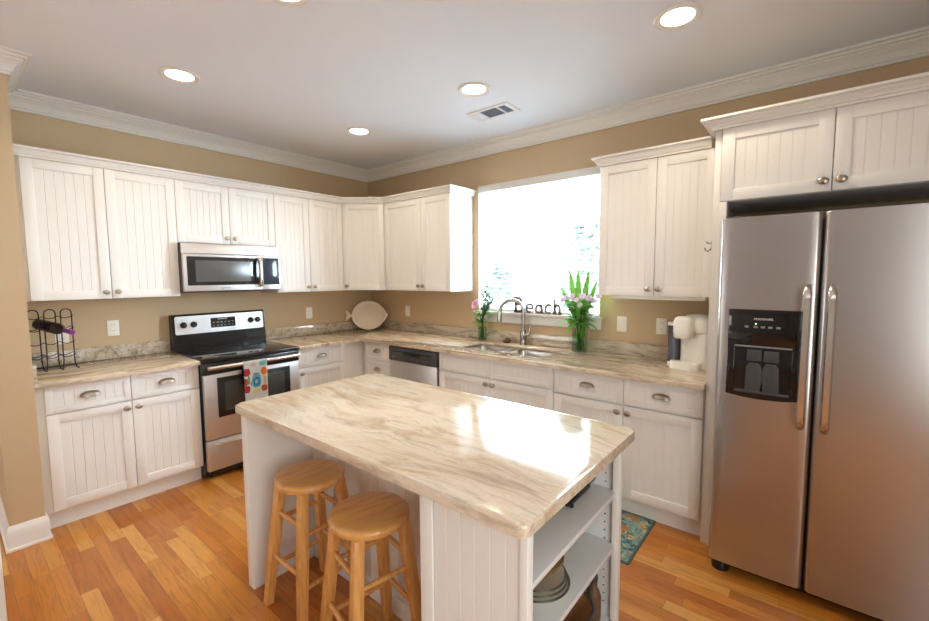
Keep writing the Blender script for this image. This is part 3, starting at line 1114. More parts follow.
obj('door_window', B((.085, -.408, .085), (.50, -.405, H - .135), .002), M['mwmesh'], mdo)
obj('handle', tube(new(), [(.566, -.404, .048), (.566, -.432, .052)] + [(.566, -.437 - .008 * math.sin(PI * i / 10), .06 + .205 * i / 10) for i in range(11)] + [(.566, -.432, .272), (.566, -.404, .276)], .0145, 10), M['steel_v'], mdo)
pf = new()
box(pf, (.6, -.402, .012), (W - .003, -.373, H - .086), .005, 3)
pfo = obj('control_panel', pf, M['steel_y'], t)
obj('keypad', B((.606, -.4045, .055), (W - .016, -.4, H - .103), .003), M['panelblue'], pfo)
obj('light_cover', B((.25, -.3, 0), (.5, -.1, .0055)), M['darkgrey'], t)
bt = new()
box(bt, (.26, -.4025, .03), (.335, -.4015, .038))
obj('emblem', bt, M['grey'], mdo)

# ------------------------------------------------------------------ refrigerator
RX0, RXM, RX1 = 3.7084, 4.0907, 4.62
t = thing('refrigerator', 'side by side stainless refrigerator with ice and water dispenser', 'refrigerator', (RX0, 0, 0))
W = RX1 - RX0
ZF0, ZF1 = .06, 1.781
YD = -.8247
obj('case', B((.004, -.742, .03), (W - .004, -.03, 1.755), .006), M['darkgrey'], t)
def fdoor(x0, x1):
    bm = new()
    prof = []
    yb, yf = -.748, YD
    n = 14
    # plan outline of the door: flat back, faintly crowned front with rounded edges
    rr_ = .018
    outline = [(x0, yb), (x0, yf + rr_ + .004)]
    for i in range(1, 6):
        a = PI / 2 * i / 5
        outline.append((x0 + rr_ - rr_ * math.cos(a), yf + .004 + rr_ - rr_ * math.sin(a)))
    for i in range(1, n):
        s_ = i / n
        outline.append((x0 + rr_ + (x1 - x0 - 2 * rr_) * s_, yf + .004 - .004 * (1 - (2 * s_ - 1) ** 2)))
    for i in range(0, 6):
        a = PI / 2 * (1 - i / 5)
        outline.append((x1 - rr_ + rr_ * math.cos(a), yf + .004 + rr_ - rr_ * math.sin(a)))
    outline.append((x1, yb))
    prism(bm, outline, ZF0, ZF1)
    es = [e for e in bm.edges if abs(e.verts[0].co.z - e.verts[1].co.z) < 1e-6 and (abs(e.verts[0].co.y - yb) > .001 or abs(e.verts[1].co.y - yb) > .001)]
    bmesh.ops.bevel(bm, geom=es, offset=.006, segments=2, profile=.5, affect='EDGES')
    return bm
fz = obj('freezer_door', fdoor(.001, RXM - RX0 - .0035), M['steel'], t)
rf = obj('refrigerator_door', fdoor(RXM - RX0 + .0035, W - .001), M['steel'], t)
def fhandle(x, par):
    bm = new()
    z0, z1 = .815, 1.468
    N = 20
    prev = None
    rings = []
    for i in range(N + 1):
        s_ = i / N
        z = z0 + (z1 - z0) * s_
        e_ = min(1, min(s_, 1 - s_) / .05) ** .5
        yf = YD - .016 - .034 * e_ - .010 * math.sin(PI * s_)
        yb = YD - .001 if (s_ < .07 or s_ > .93) else YD - .028 - .010 * math.sin(PI * s_)
        hw = .0165 * (.75 + .25 * e_)
        rings.append([bm.verts.new(p) for p in ((x - hw, yb, z), (x - hw, yf + .008, z), (x - hw * .6, yf, z), (x + hw * .6, yf, z), (x + hw, yf + .008, z), (x + hw, yb, z))])
    for a, b in zip(rings, rings[1:]):
        for j in range(6):
            k = (j + 1) % 6
            bm.faces.new((a[j], a[k], b[k], b[j]))
    bm.faces.new(rings[0]); bm.faces.new(rings[-1][::-1])
    return obj('handle', bm, M['steel_v'], par, angle=50)
fhandle(4.049 - RX0, fz)
fhandle(4.132 - RX0, rf)
# dispenser
dx0, dx1, dz0, dz1 = 3.757 - RX0, 4.034 - RX0, .925, 1.348
ds = new()
yo = YD - .010
nx0, nx1, nz0, nz1 = dx0 + .03, dx1 - .026, .955, 1.172
for a, b, c_, d in ((dx0, dx1, nz1, dz1), (dx0, nx0, nz0, nz1), (nx1, dx1, nz0, nz1)):
    box(ds, (a, yo, c_), (b, YD + .02, d), .002)
# chin, bowed down
xs = [dx0 + (dx1 - dx0) * i / 12 for i in range(13)]
poly = [(x, nz0) for x in xs] + [(x, dz0 + .012 - .012 * (1 - (2 * i / 12 - 1) ** 2)) for i, x in reversed(list(enumerate(xs)))]
fr_ = [ds.verts.new((x, yo, z)) for x, z in poly]; bk_ = [ds.verts.new((x, YD + .02, z)) for x, z in poly]
ds.faces.new(fr_); ds.faces.new(bk_[::-1])
for i in range(len(poly)):
    j = (i + 1) % len(poly)
    ds.faces.new((fr_[i], bk_[i], bk_[j], fr_[j]))
box(ds, (nx0 - .001, YD - .002, nz0), (nx1 + .001, YD + .018, nz1))
dso = obj('dispenser', ds, M['blackgloss'], fz)
nb = new()
box(nb, (nx0 + .004, yo - .003, nz0 - .004), (nx1 - .004, yo + .012, nz0 + .008), .003)
obj('niche_lip', B((nx0, yo - .002, nz1 - .002), (nx1, yo + .004, nz1 + .006), .002), M['grey'], fz)
obj('drip_tray', nb, M['darkgrey'], fz)
for q, sgn in ((.36, -1), (.66, 1)):
    x = nx0 + (nx1 - nx0) * q
    pd = new()
    prism(pd, [(x - .030, 0), (x + .030, 0), (x + .028, .055), (x - .028, .055)], 0, .012, 0, .003)
    prism(pd, [(x - .038 - .004 * sgn, -.155), (x + .038 - .004 * sgn, -.155), (x + .030, -.03), (x + .018, -.008), (x - .018, -.008), (x - .030, -.03)], 0, .008, 0, .003)
    for v in pd.verts: v.co = Vector((v.co.x, YD - .001 - v.co.z, 1.105 + v.co.y * .95))
    obj('paddle', pd, M['darkgrey'], fz)
ic = new()
for i, x in enumerate((.075, .11, .138, .166, .196)):
    box(ic, (dx0 + x - .008, yo - .0012, 1.262), (dx0 + x + .008, yo + .0005, 1.272), .001)
obj('icons', ic, M['grey'], fz)
obj('indicator_light', B((dx0 + .108, yo - .0014, 1.279), (dx0 + .113, yo, 1.284)), M['led'], fz)
tc_ = bpy.data.curves.new('brand', 'FONT'); tc_.body = 'FRIGIDAIRE'; tc_.size = .0135; tc_.extrude = .0004; tc_.align_x = 'CENTER'; tc_.space_character = 1.08
to = bpy.data.objects.new('brand', tc_); COL.objects.link(to)
dg = bpy.context.evaluated_depsgraph_get(); dg.update()
me = bpy.data.meshes.new_from_object(to.evaluated_get(dg)); bpy.data.objects.remove(to)
me.materials.clear(); me.materials.append(M['plate'])
lo = bpy.data.objects.new('nameplate', me); COL.objects.link(lo); lo.parent = fz
lo.location = ((dx0 + dx1) / 2, yo - .0006, 1.300); lo.rotation_euler = (PI / 2, 0, 0)
obj('base_grille', B((.01, -.765, .018), (W - .01, -.72, .058), .003), M['black'], t)
for x in (.05, W - .05):
    obj('foot', lathe(new(), [(0, 0), (.04, 0), (.042, .02), (.036, .045), (0, .05)], 16, Matrix.Translation((x, -.765, 0))), M['black'], t)
hg = new(); box(hg, (.02, -.80, 1.755), (.10, -.70, 1.79), .006)
obj('hinge_cover', hg, M['darkgrey'], t)

# ------------------------------------------------------------------ island
IX0, IX1, IY0, IY1 = 1.957, 3.560, -2.391, -1.5565
o = obj('island_countertop', prism(new(), rrect(IX0, IY0, IX1, IY1, .028, 6), .878, .915, 0, .013), M['granite'])
tag(o, 'large polished beige granite slab on the kitchen island', 'countertop', 'granite countertops')
t = thing('kitchen_island', 'white beadboard island with open end shelves and stool recess', 'island', (2.75, -2.0, 0))
OX, OY = 2.75, -2.0
def I(lo, hi, bev=.0015):
    return B((lo[0] - OX, lo[1] - OY, lo[2]), (hi[0] - OX, hi[1] - OY, hi[2]), bev)
BXL = 3.172    # bookcase left side
YB0, YB1 = -2.352, -1.668
YK = -2.03     # back of the knee space
CT = .8775
obj('end_panel', I((1.974, -2.365, 0), (2.028, YB1, CT)), M['cab'], t)
kb = new()
box(kb, (2.028 - OX, YK + .006 - OY, 0), (BXL - OX, YB1 - OY, CT))
beaded(kb, 2.028 - OX, BXL - OX, .0, CT, YK - OY, .06)
obj('back_panel', kb, M['cab'], t)
bb = new(); box(bb, (2.03 - OX, YK - .013 - OY, 0), (BXL - OX, YK + .003 - OY, .085), .003)
obj('baseboard', bb, M['cab'], t)
# bookcase
bk = new()
def ib(bm, lo, hi, bev=.001): box(bm, (lo[0] - OX, lo[1] - OY, lo[2]), (hi[0] - OX, hi[1] - OY, hi[2]), bev)
ib(bk, (BXL, YB0, 0), (BXL + .02, YB1, CT))                 # inner side
ib(bk, (BXL, YB0 + .006, 0), (3.528, YB0 + .024, CT))       # seat-side face
ib(bk, (BXL + .02, YB1 - .02, 0), (3.528, YB1, CT))         # far side
ib(bk, (3.16 + .07, YB0 + .02, .10), (3.236, YB1 - .02, CT))  # back board
ib(bk, (BXL + .02, YB0 + .02, .185), (3.528, YB1 - .02, .205))
ib(bk, (BXL + .02, YB0 + .02, 0), (3.50, YB1 - .02, .184))
obj('bookcase_carcass', bk, M['cabin'], t)
fc = new()
ib(fc, (BXL - .002, YB0 - .006, 0), (BXL + .048, YB0 + .006, CT))
beaded(fc, BXL + .05 - OX, 3.530 - OX, 0, CT, YB0 + .001 - OY, .052)
obj('seat_side_panel', fc, M['cab'], t)
ff = new()
ib(ff, (3.522, YB0 - .004, 0), (3.546, YB0 + .026, CT), .002)
ib(ff, (3.522, YB1 - .036, 0), (3.546, YB1, CT), .002)
ib(ff, (3.520, YB0 + .024, 0), (3.540, YB1 - .034, .205), .002)
obj('face_frame', ff, M['cab'], t)
for z in (.693, .486):
    sh = new()
    ib(sh, (3.237, YB0 + .025, z), (3.534, YB1 - .021, z + .019), .002)
    obj('shelf', sh, M['cabin'], t)
ph = new()
for z in [.255 + .032 * i for i in range(19)]:
    for x in (3.29, 3.49):
        lathe(ph, [(0, 0), (.0032, 0), (.0032, .0006), (0, .0006)], 8, Matrix.Translation((x - OX, YB1 - .0204 - OY, z)) @ Matrix.Rotation(PI / 2, 4, 'X'))
obj('shelf_pin_holes', ph, M['slot'], t)

# things on the island shelves
SHZ1, SHZ2, SHZ3 = .7122, .5052, .2052
t = thing('shelf_tray', 'black tray on the upper island shelf mostly hidden under the slab', 'tray', (3.40, -1.86, SHZ1))
obj('tray_body', B((-.12, -.05, 0), (.05, .13, .018), .006), M['black'], t)
obj('handle', tube(new(), [(.035, .12, .014), (.05, .135, .03), (.055, .145, .042)], .009, 8), M['black'], t)
obj('handle', tube(new(), [(.04, -.045, .014), (.062, -.06, .016)], .008, 8), M['black'], t)
px, py = 3.40, -2.06
def plate(z, r, label, k):
    t = thing('dinner_plate', label, 'plate', (px, py, z), 0, 'plates on the middle island shelf')
    obj('dish', lathe(new(), [(0, 0), (r * .55, 0), (r * .62, .004), (r * .985, .017), (r, .019), (r * .98, .021), (r * .60, .008), (0, .0045)], 40), M['plates'], t)
    obj('rim', lathe(new(), [(r * .985, .0165), (r + .0015, .0185), (r * .985, .0222), (r * .955, .0205)], 40), M['rimdark'], t)
plate(SHZ2 + .0005, .112, 'largest dark rimmed cream plate at the bottom of the shelf stack', 0)
plate(SHZ2 + .0125, .106, 'dark rimmed cream plate in the middle of the shelf stack', 1)
plate(SHZ2 + .0245, .100, 'smallest dark rimmed cream plate directly under the woven bowl', 2)
bw = new()
lathe(bw, [(0, 0), (.045, 0), (.075, .026), (.088, .060), (.085, .061), (.071, .030), (.042, .006), (0, .005)], 28)
for i in range(5):
    r = .052 + .0085 * i
    tube(bw, [((r + .004) * math.cos(2 * PI * k / 28), (r + .004) * math.sin(2 * PI * k / 28), .008 + .011 * i) for k in range(28)], .004, 5, True)
o = obj('woven_bowl', bw, M['wicker'], None, (px, py, SHZ2 + .047))
tag(o, 'brown woven bowl on top of the plates on the middle island shelf', 'bowl')
t = thing('glass_bowl', 'amber glass bowl with dark rim on the lowest island shelf', 'bowl', (3.40, -1.86, SHZ3))
obj('bowl_body', lathe(new(), [(0, 0), (.05, 0), (.06, .006), (.10, .055), (.112, .10), (.107, .1), (.095, .058), (.055, .012), (0, .008)], 32), M['bowlglass'], t)
obj('rim', lathe(new(), [(.106, .0985), (.1145, .0985), (.1145, .1035), (.106, .1035), (.106, .0985)], 32), M['rimdark'], t)
t = thing('spice_jar', 'small tan bottle at the far end of the lowest island shelf', 'bottle', (3.47, -1.735, SHZ3))
obj('bottle_body', lathe(new(), [(0, 0), (.026, 0), (.028, .004), (.028, .09), (.02, .115), (.013, .125), (.013, .15), (0, .15)], 18), M['brown'], t)
obj('cap', lathe(new(), [(0, .149), (.015, .149), (.015, .172), (0, .173)], 14), M['darkgrey'], t)

# ------------------------------------------------------------------ stools
def stool(label, x, y, rz):
    t = thing('bar_stool', label, 'stool', (x, y, 0), rz, 'wooden stools at the island')
    st = new()
    lathe(st, [(0, .584), (.140, .584), (.148, .588), (.153, .600), (.152, .610), (.146, .618), (.134, .621), (.09, .6205), (0, .619)], 44)
    obj('seat', st, M['seat'], t)
    tops, foots = [], []
    for sx, sy in ((-1, -1), (1, -1), (1, 1), (-1, 1)):
        a = Vector((sx * .093, sy * .093, .586)); b = Vector((sx * .147, sy * .147, 0))
        tops.append(a); foots.append(b)
        lg = tube(new(), [b, b.lerp(a, .5), a], [.0175, .0205, .019], 4, square=True)
        bmesh.ops.bevel(lg, geom=lg.edges[:], offset=.003, segments=2, profile=.5, affect='EDGES')
        for v in lg.verts:
            if v.co.z < .0: v.co.z = 0.0
        obj('leg', lg, M['stool'], t)
    def on(i, z): return foots[i].lerp(tops[i], z / .58)
    for i in range(4):
        j = (i + 1) % 4
        for z in ((.40, .18) if i % 2 else (.44, .235)):
            a, b = on(i, z), on(j, z)
            mid = a.lerp(b, .5)
            obj('rung', tube(new(), [a, a.lerp(b, .12), mid, a.lerp(b, .88), b], [.008, .0095, .0115, .0095, .008], 10), M['stool'], t)
    return t
stool('round wooden stool nearer the stove under the island edge', 2.312, -2.215, .0)
stool('round wooden stool nearer the shelf end of the island', 2.782, -2.247, -.2)

# ------------------------------------------------------------------ rug
rg = new()
prism(rg, rrect(2.45, -1.045, 3.372, -.561, .012, 3), .0005, .007, 0, .002)
prism(rg, rrect(2.437, -1.058, 3.385, -.548, .012, 3), .0003, .0055, 1, 0)
o = obj('kitchen_mat', rg, [M['rug'], M['rugedge']])
tag(o, 'teal floral floor mat in front of the sink cabinets', 'rug')

# ------------------------------------------------------------------ counter items
# wine rack
t = thing('wine_rack', 'black wire wine rack on the counter beside the tan wall end', 'rack', (.22, -2.792, .9155))
hw = .027
for yc in (-.079, .0, .079):
    pts = [(.045, yc - hw - .012, .004), (.012, yc - hw - .006, .006), (0, yc - hw - .002, .03), (0, yc - hw, .06), (0, yc - hw, .36)]
    pts += [(0, yc - hw * math.cos(PI * i / 10), .372 + hw * math.sin(PI * i / 10)) for i in range(11)]
    pts += [(0, yc + hw, .36), (0, yc + hw, .06), (0, yc + hw + .002, .03), (.012, yc + hw + .006, .006), (.045, yc + hw + .012, .004)]
    obj('arch_frame', tube(new(), pts, .0036, 6), M['iron'], t)
    # the foot runs on behind the frame
    obj('foot_loop', tube(new(), [(.045, yc - hw - .012, .004), (-.10, yc - hw - .012, .004), (-.12, yc, .004), (-.10, yc + hw + .012, .004), (.045, yc + hw + .012, .004)], .0034, 6), M['iron'], t)
for z in (.095, .185, .275, .355):
    wv = [(.004, -.112 + .224 * i / 36, z - .016 * abs(math.sin(PI * 3 * i / 36))) for i in range(37)]
    obj('cradle_wire', tube(new(), wv, .0028, 5), M['iron'], t)
for z in (.095, .275):
    wv = [(-.11, -.112 + .224 * i / 36, z - .016 * abs(math.sin(PI * 3 * i / 36))) for i in range(37)]
    obj('cradle_wire', tube(new(), [(.004, -.112, z)] + wv + [(.004, .112, z)], .0028, 5), M['iron'], t)
t = thing('wine_bottle', 'dark wine bottle with purple cap lying in the wire rack', 'bottle', (.10, -2.835, 1.215))
dirv = Vector((.42 - .10, -2.711 + 2.835, 1.177 - 1.222)).normalized()
rotq = dirv.to_track_quat('Z', 'Y').to_matrix().to_4x4()
obj('bottle_body', lathe(new(), [(0, 0), (.03, 0), (.036, .006), (.037, .02), (.037, .185), (.033, .21), (.018, .235), (.0145, .25), (.0145, .262), (0, .262)], 24, rotq), M['bottle'], t)
tag(obj('foil_cap', lathe(new(), [(0, .262), (.0152, .2615), (.0152, .325), (.0165, .327), (.0165, .335), (0, .336)], 20, rotq), M['foil'], t), 'purple foil neck')

# fish platter
t = thing('fish_platter', 'cream fish shaped platter leaning in the counter corner', 'platter', (.185, -.185, .9155), PI / 4)
pl = new()
N = 64
def fish(a, s):
    rx, rz = .185, .162
    x, z = rx * math.cos(a), rz * math.sin(a)
    if x > .14: x += (x - .14) * .55 * max(0, 1 - abs(a if a < PI else a - 2 * PI) / .6)
    return x * s, z * s
prof = [(.0, .006), (.60, .006), (.78, .009), (.84, .020), (.97, .026), (1.0, .023), (.98, .016), (.80, .0), (.0, .0)]
rings = []
for s_, dpt in prof:
    if s_ == 0: rings.append([pl.verts.new((0, -dpt, 0))])
    else: rings.append([pl.verts.new((fish(2 * PI * i / N, s_)[0], -dpt, fish(2 * PI * i / N, s_)[1])) for i in range(N)])
for a, b in zip(rings, rings[1:]):
    for i in range(N):
        j = (i + 1) % N
        if len(a) == 1: pl.faces.new((a[0], b[j], b[i]))
        elif len(b) == 1: pl.faces.new((a[i], a[j], b[0]))
        else: pl.faces.new((a[i], a[j], b[j], b[i]))
tl = [(-.165, .022), (-.20, .012), (-.222, .045), (-.252, .062), (-.246, .03), (-.238, .0), (-.250, -.035), (-.248, -.062), (-.218, -.042), (-.20, -.018), (-.165, -.03)]
f0 = [pl.verts.new((x, -.024, z)) for x, z in tl]; f1 = [pl.verts.new((x, -.010, z)) for x, z in tl]
pl.faces.new(f0); pl.faces.new(f1[::-1])
for i in range(len(tl)):
    j = (i + 1) % len(tl)
    pl.faces.new((f0[i], f1[i], f1[j], f0[j]))
obj('platter_body', pl, M['ceramic'], t, (0, 0.0, .163), (-.16, 0, 0))

# vases with flowers
def leaf(bm, p, d, L, w, bend=.3, side=None, n=8, mi=0):
    """a blade leaf from p along d, curving down by bend"""
    d = Vector(d).normalized()
    s = side if side is not None else d.cross(Vector((random.uniform(-.3, .3), random.uniform(-.3, .3), 1)))
    s = Vector(s)
    if s.length < 1e-3: s = Vector((1, 0, 0))
    s = (s - d * s.dot(d)).normalized()
    up = s.cross(d)
    rows = []
    for i in range(n + 1):
        u = i / n
        c_ = Vector(p) + d * (L * u) - Vector((0, 0, 1)) * (bend * L * u * u)
        ww = w * (math.sin(PI * min(1, u * .92 + .08)) ** .8) * .5
        rows.append([bm.verts.new(c_ - s * ww), bm.verts.new(c_ + up * ww * -.35), bm.verts.new(c_ + s * ww)])
    for a, b in zip(rows, rows[1:]):
        for k in range(2):
            f = bm.faces.new((a[k], a[k + 1], b[k + 1], b[k])); f.material_index = mi

def blossom(c_, r, n=9, aim=(0, -.6, .6), layers=2):
    bm = new()
    aim = Vector(aim).normalized()
    q = aim.to_track_quat('Z', 'Y').to_matrix().to_4x4()
    for l in range(layers):
        k = n - 2 * l
        for i in range(k):
            a = 2 * PI * (i + .5 * l) / k
            el = .25 + .5 * l
            d = Vector((math.cos(a) * math.cos(el), math.sin(a) * math.cos(el), math.sin(el)))
            tmp = new()
            leaf(tmp, (0, 0, 0), d, r * (1 - .2 * l), r * .75, .12, Vector((-math.sin(a), math.cos(a), 0)), 5)
            for v in tmp.verts: v.co = q @ v.co + Vector(c_)
            me = bpy.data.meshes.new('t'); tmp.to_mesh(me); tmp.free(); bm.from_mesh(me); bpy.data.meshes.remove(me)
    return bm

def vase(label, x, y, r, h, wl):
    t = thing('glass_vase', label, 'vase', (x, y, .9155), 0, 'glass vases by the sink')
    obj('glass', lathe(new(), [(0, 0), (r * .96, 0), (r, .004), (r, h), (r - .003, h), (r - .003, .012), (0, .010)], 32), M['glass'], t)
    obj('water', lathe(new(), [(0, .0105), (r - .0045, .0125), (r - .0045, wl), (0, wl)], 28), M['water'], t)

rx_, ry_ = 2.682, -.125
vase('larger clear glass vase of lilac flowers right of the sink', rx_, ry_, .061, .238, .15)
t = thing('bouquet', 'lilac flowers with tall green spear leaves in the larger vase', 'flowers', (rx_, ry_, .9155), 0, 'bouquets in the glass vases')
sm = new()
for i in range(16):
    a = random.uniform(0, 2 * PI); r = random.uniform(.005, .045)
    b = random.uniform(0, 2 * PI); r2 = random.uniform(.01, .05)
    tube(sm, [(r * math.cos(a), r * math.sin(a), .015), (.6 * r * math.cos(a), .6 * r * math.sin(a), .12), (r2 * math.cos(b), r2 * math.sin(b), .25), (1.5 * r2 * math.cos(b), 1.5 * r2 * math.sin(b), .34)], .0032, 5)
obj('stems', sm, M['leafdark'], t)
fo = new()
for i in range(90):
    a = random.uniform(0, 2 * PI); z = random.uniform(.20, .40)
    rr2 = .02 + .03 * random.random()
    p = (rr2 * math.cos(a), rr2 * math.sin(a), z)
    leaf(fo, p, (math.cos(a), math.sin(a), random.uniform(-.1, .8)), random.uniform(.07, .15), random.uniform(.024, .040), random.uniform(.1, .5))
for i in range(16):
    a = random.uniform(0, 2 * PI)
    leaf(fo, (.02 * math.cos(a), .02 * math.sin(a), .05 + .1 * random.random()), (math.cos(a) * .3, math.sin(a) * .3, 1), random.uniform(.08, .14), .018, .05)
obj('foliage', fo, M['leaf'], t)
for tx, tz, wd in ((2.505, 1.44, .040), (2.583, 1.565, .05), (2.655, 1.57, .052), (2.745, 1.56, .05), (2.812, 1.48, .042)):
    lf = new()
    b0 = Vector(((tx - rx_) * .2, 0, .26)); e0 = Vector((tx - rx_, .01, tz - .9155))
    leaf(lf, b0, e0 - b0, (e0 - b0).length, wd, .0, Vector((1, 0, 0)), 10)
    obj('spear_leaf', lf, M['spear'], t)
for dx, dy, z, r in ((-.13, -.03, .405, .040), (-.09, -.06, .425, .038), (-.045, -.05, .435, .042), (.0, -.07, .41, .036), (.04, -.05, .44, .042), (.085, -.04, .425, .040), (.12, -.03, .41, .036), (.15, -.01, .44, .034), (-.07, .02, .39, .034), (.03, -.075, .375, .034)):
    obj('blossom', blossom((dx, dy, z), r * .78, 7, (dx * 3, -.7, .5)), M['lilac'], t)
    
lx_, ly_ = 1.722, -.10
vase('smaller clear glass vase with one pink flower left of the sink', lx_, ly_, .042, .20, .13)
t = thing('bouquet', 'single pink bloom with dark green sprigs in the smaller vase', 'flowers', (lx_, ly_, .9155), 0, 'bouquets in the glass vases')
sm = new()
for i in range(9):
    a = random.uniform(0, 2 * PI); r = random.uniform(.005, .025)
    tube(sm, [(r * math.cos(a), r * math.sin(a), .015), (.5 * r * math.cos(a), .4 * r, .13), (.03 * math.cos(a * 1.7), .02 * math.sin(a), .26)], .003, 5)
sprigs = [((.0, 0, .2), (.055, .01, .50)), ((.01, 0, .2), (.085, 0, .44)), ((0, 0, .2), (.03, -.01, .46)), ((.0, 0, .2), (.095, .01, .37))]
for a, b in sprigs:
    tube(sm, [a, b], .0035, 5)
obj('stems', sm, M['leafdark'], t)
fo = new()
for a, b in sprigs:
    a, b = Vector(a), Vector(b)
    for k in range(20):
        u = .3 + .7 * k / 19
        p = a.lerp(b, u); an = random.uniform(0, 2 * PI)
        leaf(fo, p, (math.cos(an), math.sin(an), .9), .048, .020, .1)
obj('sprig_leaves', fo, M['leafdark'], t)
fo = new()
for i in range(34):
    a = random.uniform(0, 2 * PI)
    leaf(fo, (.015 * math.cos(a), .015 * math.sin(a), random.uniform(.15, .28)), (math.cos(a), math.sin(a), random.uniform(-.1, .9)), random.uniform(.06, .11), .024, random.uniform(.1, .5))
obj('foliage', fo, M['leaf'], t)
obj('bloom', blossom((-.045, -.035, .34), .060, 13, (-.3, -.7, .5), 4), M['pink'], t)

# 'Beach' letters standing on the sill
t = thing('letter_sign', 'dark metal cutout word on the sink window sill', 'sign', (2.03, -.025, WZ0 + .0005))
def strokes(chars):
    out = []
    return out
def arc(cx, cz, rx, rz, a0, a1, n=14):
    return [(cx + rx * math.cos(math.radians(a0 + (a1 - a0) * i / n)), cz + rz * math.sin(math.radians(a0 + (a1 - a0) * i / n))) for i in range(n + 1)]
def outline(pts, hw=.012):
    """closed double line either side of a centre stroke"""
    P = [Vector(p) for p in pts]
    L_, R_ = [], []
    for i, p in enumerate(P):
        d = (P[min(i + 1, len(P) - 1)] - P[max(i - 1, 0)]).normalized()
        n = Vector((-d.y, d.x)) * hw
        L_.append(p + n); R_.append(p - n)
    return L_ + R_[::-1]
LET = []
H1, HX = .128, .078
LET.append(('B', -.008, [[(.018, 0), (.018, H1)], [(-.005, H1 - .004), (.045, H1 - .004)] + arc(.045, .098, .03, .026, 90, -90), [(.02, .072), (.05, .072)] + arc(.05, .04, .036, .034, 90, -90) + [(.0, .006)]]))
LET.append(('e', .115, [arc(.036, .039, .034, .036, 0, 300), [(.004, .041), (.068, .041)]]))
LET.append(('a', .205, [arc(.034, .036, .030, .033, 40, 320), [(.064, .078), (.064, .004), (.076, .004)]]))
LET.append(('c', .298, [arc(.036, .039, .034, .036, 50, 310)]))
LET.append(('h', .375, [[(.012, 0), (.012, H1 - .005)], [(.012, .048)] + arc(.036, .046, .024, .028, 150, 0) + [(.060, .0)], [(-.004, .004), (.028, .004)], [(.048, .004), (.076, .004)]]))
for ch, x0, sts in LET:
    bm = new()
    for st in sts:
        ol = outline(st, .0125 if ch == 'B' else .0105)
        m_ = len(ol) // 2
        Lf = [(bm.verts.new((x0 + p.x * .95, -.006, p.y + .0035)), bm.verts.new((x0 + p.x * .95, .006, p.y + .0035))) for p in ol[:m_]]
        Rt = [(bm.verts.new((x0 + p.x * .95, -.006, p.y + .0035)), bm.verts.new((x0 + p.x * .95, .006, p.y + .0035))) for p in ol[m_:][::-1]]
        for i in range(m_ - 1):
            bm.faces.new((Lf[i][0], Lf[i + 1][0], Rt[i + 1][0], Rt[i][0])); bm.faces.new((Lf[i][1], Rt[i][1], Rt[i + 1][1], Lf[i + 1][1]))
            bm.faces.new((Lf[i][0], Lf[i][1], Lf[i + 1][1], Lf[i + 1][0])); bm.faces.new((Rt[i][0], Rt[i + 1][0], Rt[i + 1][1], Rt[i][1]))
        bm.faces.new((Lf[0][0], Rt[0][0], Rt[0][1], Lf[0][1])); bm.faces.new((Lf[-1][0], Lf[-1][1], Rt[-1][1], Rt[-1][0]))
    o = obj('letter', bm, M['lettermetal'], t)
obj('base_wire', tube(new(), [(-.005, 0, .0035), (.44, 0, .0035)], .003, 6), M['lettermetal'], t)

# coffee maker
t = thing('coffee_maker', 'white single cup coffee maker on the counter beside the refrigerator', 'coffee maker', (3.475, -.160, .9155), -.22)
kb = new()
prism(kb, rrect(-.055, -.07, .112, .105, .03, 5), .0, .285, 0, .012)
obj('body', kb, M['whiteplastic'], t)
kh = new()
rings = []
for s_, z in ((1.0, .235), (1.02, .262), (.98, .300), (.88, .325), (.62, .340), (.3, .345)):
    rings.append([kh.verts.new((.03 + (x - .03) * s_, y * s_, z)) for x, y in rrect(-.055, -.09, .114, .108, .05, 5)])
for a, b in zip(rings, rings[1:]):
    for i in range(len(a)):
        j = (i + 1) % len(a)
        kh.faces.new((a[i], a[j], b[j], b[i]))
kh.faces.new(rings[-1]); kh.faces.new(rings[0][::-1])
ho = obj('head', kh, M['whiteplastic'], t)
kn = new()
rings = []
for s_, z in ((.80, .195), (.93, .205), (1.0, .24), (.98, .272), (.97, .30), (.86, .322), (.6, .333), (.2, .336)):
    rings.append([kn.verts.new((-.008 + (x + .008) * s_, -.115 + (y + .115) * s_, z)) for x, y in rrect(-.065, -.165, .05, -.06, .04, 5)])
for a, b in zip(rings, rings[1:]):
    for i in range(len(a)):
        j = (i + 1) % len(a)
        kn.faces.new((a[i], a[j], b[j], b[i]))
kn.faces.new(rings[-1]); kn.faces.new(rings[0][::-1])
obj('brew_spout', kn, M['whiteplastic'], t)
tr = new()
prism(tr, rrect(-.085, -.165, .10, -.065, .045, 6), 0, .045, 0, .008)
obj('drip_tray', tr, M['whiteplastic'], t)
tk = new()
prism(tk, rrect(-.122, -.095, -.056, .08, .02, 5), .03, .268, 0, .004)
tag(obj('water_tank', tk, plain('smoked_tank', (.075, .075, .10), .12, spec=.6), t), 'smoked grey water tank')
obj('tank_lid', prism(new(), rrect(-.125, -.098, -.054, .083, .02, 5), .268, .288, 0, .006), M['whiteplastic'], t)
obj('tank_base', prism(new(), rrect(-.122, -.095, -.05, .08, .02, 5), .0, .03, 0, .003), M['whiteplastic'], t)
obj('power_cord', tube(new(), [(.10, .08, .05), (.125, .10, .012), (.13, .05, .006), (.125, -.03, .006)], .004, 6), M['darkgrey'], t)

